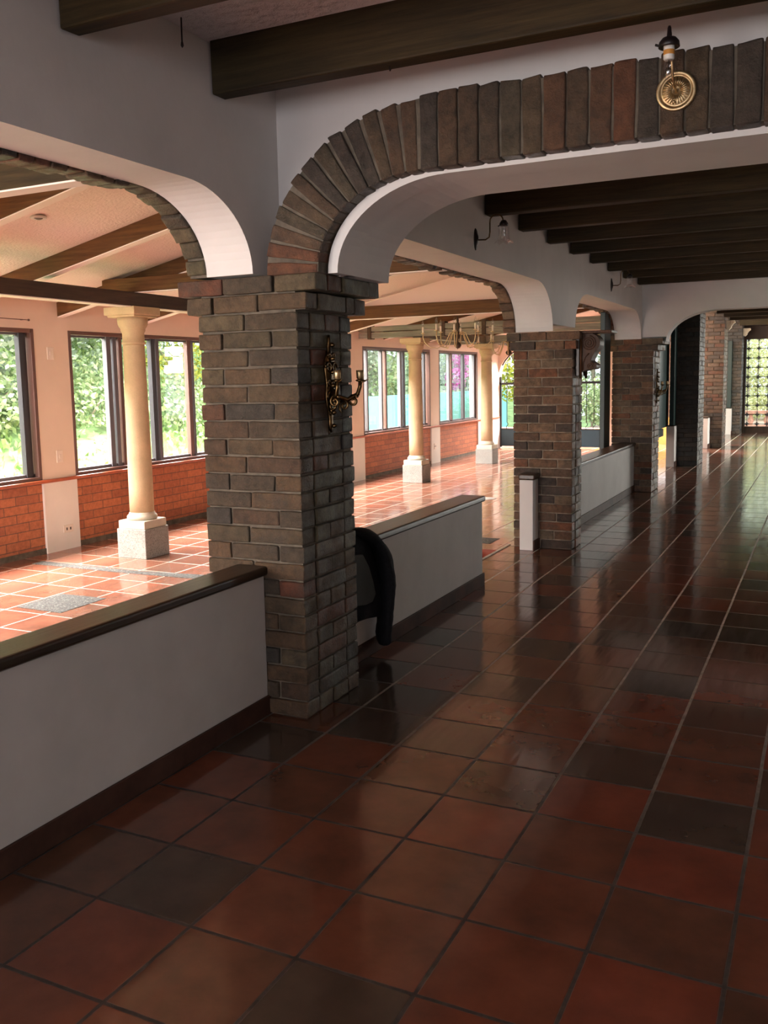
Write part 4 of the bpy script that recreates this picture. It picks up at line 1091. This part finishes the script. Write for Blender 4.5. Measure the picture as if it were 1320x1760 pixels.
spec = [
    ('tree', 'pale trunked tree filling the leftmost window', 'tree', (-9.0, 7.4, 2.6), (1.5, 1.4, 1.5), 5200, .11, 41, 'leafB', (.6, .11)),
    ('shrub', 'ferny pale shrub low in the leftmost window', 'shrub', (-8.2, 6.6, 1.1), (.9, 1.2, .8), 3200, .10, 42, 'leafA', None),
    ('shrub', 'dark leaved shrub high in the window left of the first column', 'shrub', (-10.6, 10.4, 3.0), (1.4, 1.3, 1.4), 4600, .12, 43, 'leafB', None),
    ('shrub', 'light green shrub low in the window left of the first column', 'shrub', (-8.2, 8.6, .95), (.9, 1.2, .9), 3600, .09, 44, 'leafA', None),
    ('tree', 'leafy tree behind the first stone column', 'tree', (-11.5, 12.6, 3.0), (1.6, 1.6, 1.8), 5200, .12, 45, 'leafA', (1.0, .12)),
    ('shrub', 'light green shrub in the window right of the first column', 'shrub', (-8.4, 10.6, .85), (.9, 1.3, .9), 3600, .09, 46, 'leafA', None),
    ('shrub', 'yellow green shrub in the window beside the foreground pillar', 'shrub', (-9.6, 13.2, 1.6), (1.2, 1.3, 1.3), 3600, .10, 47, 'leafY', None),
    ('tree', 'tall pale tree behind the leftmost window', 'tree', (-12.5, 9.4, 4.4), (2.0, 2.0, 1.8), 5200, .14, 48, 'leafA', (2.0, .13)),
    ('shrub', 'bush above the turquoise wall at its near end', 'shrub', (-9.6, 18.0, 2.0), (1.0, 1.7, 1.4), 3800, .12, 51, 'leafA', None),
    ('shrub', 'bush above the turquoise wall behind the second column', 'shrub', (-9.8, 21.3, 2.1), (1.1, 1.8, 1.5), 3800, .12, 52, 'leafB', None),
    ('shrub', 'bush beside the magenta flowers above the turquoise wall', 'shrub', (-9.7, 25.0, 2.1), (1.1, 2.0, 1.5), 3800, .13, 53, 'leafA', None),
    ('shrub', 'farthest bush above the turquoise wall', 'shrub', (-9.8, 29.5, 2.2), (1.2, 2.4, 1.6), 3600, .14, 54, 'leafB', None),
    ('tree', 'tree beyond the gate at its left side', 'tree', (-6.0, 24.0, 2.0), (1.0, 1.2, 1.6), 3600, .13, 55, 'leafY', (-.2, .10)),
    ('shrub', 'low bush beyond the gate seen through the third arch', 'shrub', (-4.4, 25.5, .85), (1.5, 1.0, .8), 3200, .11, 56, 'leafA', None),
    ('tree', 'sparse tree behind the gate under the carved bracket', 'tree', (-5.2, 29.0, 2.2), (2.0, 1.4, 1.6), 1500, .14, 57, 'leafB', (-.1, .10)),
    ('shrub', 'green bush outside the latticed door on the left', 'shrub', (-.3, 31.5, 1.3), (1.2, .9, 1.4), 2400, .12, 58, 'leafD', None),
    ('tree', 'yellow green tree outside the latticed door', 'tree', (1.3, 33.0, 2.4), (1.6, 1.2, 1.8), 2000, .13, 59, 'leafD', (-.1, .12)),
    ('shrub', 'dark bush low outside the latticed door', 'shrub', (.6, 30.6, .5), (1.4, .7, .6), 2600, .11, 60, 'leafD', None),
    ('tree', 'blue green tree behind the latticed door on the left', 'tree', (-.8, 34.5, 2.6), (1.5, 1.2, 2.0), 1700, .14, 61, 'leafD', (-.1, .12)),
]
for nm, lb, ct, c_, rd, n_, sz, sd, mt, tr in spec:
    shrub(nm, lb, ct, c_, rd, n_, sz, sd, M[mt], tr, H)
# ground cover on the bank
mb = MB(); rr = random.Random(77)
for _ in range(9000):
    x_ = -5.7-rr.random()*6.5; y_ = 3.5+rr.random()*10.8; t = max(0, -5.6-x_); z_ = -.35+.5*t+.05
    if y_ > 12: z_ = -.35+.5*t*(1-(y_-12)/4)+.05
    p = Vector((x_, y_, z_)); d = Vector((rr.gauss(0, .5), rr.gauss(0, .5), 1)).normalized(); u = d.cross(Vector((rr.gauss(0, 1), rr.gauss(0, 1), 0))).normalized(); s_ = .13*rr.uniform(.6, 1.3)
    mb.add([p-u*s_*.25, p+d*s_*.5, p+u*s_*.25+d*s_*.2, p-d*s_*.4], [(0, 1, 2, 3)], (rr.random(),)*3)
o = mb.build('ground_cover', 'leafG', None, fix=False); o['kind'] = 'stuff'; tag(o, 'bright green ground cover on the bank outside the left windows', 'plants')
# turquoise wall and bougainvillea
mb = MB(); mb.box((-8.15, 14.6, -.5), (-8.0, 28.5, 1.08)); tag(mb.build('garden_wall', 'turq', None, bevel=.01), 'turquoise painted wall outside the far windows', 'wall')
bv = thing('bougainvillea', 'magenta flowering climber above the turquoise wall', 'climber', (-8.6, 25.2, .6))
mb = MB()
for k, (y_, z_) in enumerate(((25.5, 2.75), (25.3, 2.2), (25.6, 1.85), (24.9, 1.45), (27.0, 2.6), (28.2, 2.1))): leaves(mb, (-8.5, y_, z_), (.3, .45, .35), 420, .10, 80+k)
mb.build('flowers', 'flower', bv, fix=False)
mb = MB(); mb.tube([(-8.6, 25.2, -.4), (-8.65, 25.3, 1.2), (-8.6, 25.5, 2.5)], [.05, .04, .02], 8); mb.tube([(-8.65, 25.3, 1.0), (-8.6, 26.4, 1.8), (-8.6, 27.4, 2.3)], [.035, .025, .012], 8); mb.build('stems', 'bark', bv)
# terrace: brick wall, ochre pedestals
mb = MB(); mb.box((-6.0, 18.9, -.1), (-2.76, 19.1, .26)); mb.box((-6.0, 18.86, .26), (-2.74, 19.14, .31)); tag(mb.build('terrace_wall', 'pinkbrick', None, bevel=.01), 'low pink brick wall on the terrace beyond the gate', 'wall')
def pedestal(x_, y_, wd, z1, label):
    root = thing('pedestal', label, 'pedestal', (x_, y_, -.05), 'ochre pedestals on the terrace')
    mb = MB(); mb.box((x_-wd/2, y_-wd/2, -.05), (x_+wd/2, y_+wd/2, z1-.12)); mb.build('body', 'yellow', root, bevel=.008)
    mb = MB(); mb.box((x_-wd/2-.03, y_-wd/2-.03, z1-.12), (x_+wd/2+.03, y_+wd/2+.03, z1)); mb.build('cap', 'yellow', root, bevel=.015)
pedestal(-2.63, 18.6, .17, .33, 'ochre pedestal right of the low pink terrace wall')
pedestal(-1.265, 18.6, .22, .60, 'ochre pedestal glimpsed between the third and fourth pillars')
# balustrade outside the latticed door
bl_ = thing('balustrade', 'pale pink balustrade outside the latticed door', 'balustrade', (1.2, 26, -.05))
mb = MB(); mb.box((-1.5, 25.9, .34), (4.0, 26.1, .43)); mb.build('rail', 'pinkbrick', bl_, bevel=.01)
mb = MB(); mb.box((-1.5, 25.88, -.05), (4.0, 26.12, .03)); mb.build('footing', 'pinkbrick', bl_, bevel=.01)
for k in range(13):
    mb = MB(); mb.lathe([(.07, .03), (.05, .06), (.09, .15), (.05, .25), (.045, .30), (.07, .34)], (-1.3+.42*k, 26, 0), 14); mb.build('baluster', 'pinkbrick', bl_, smooth=True)
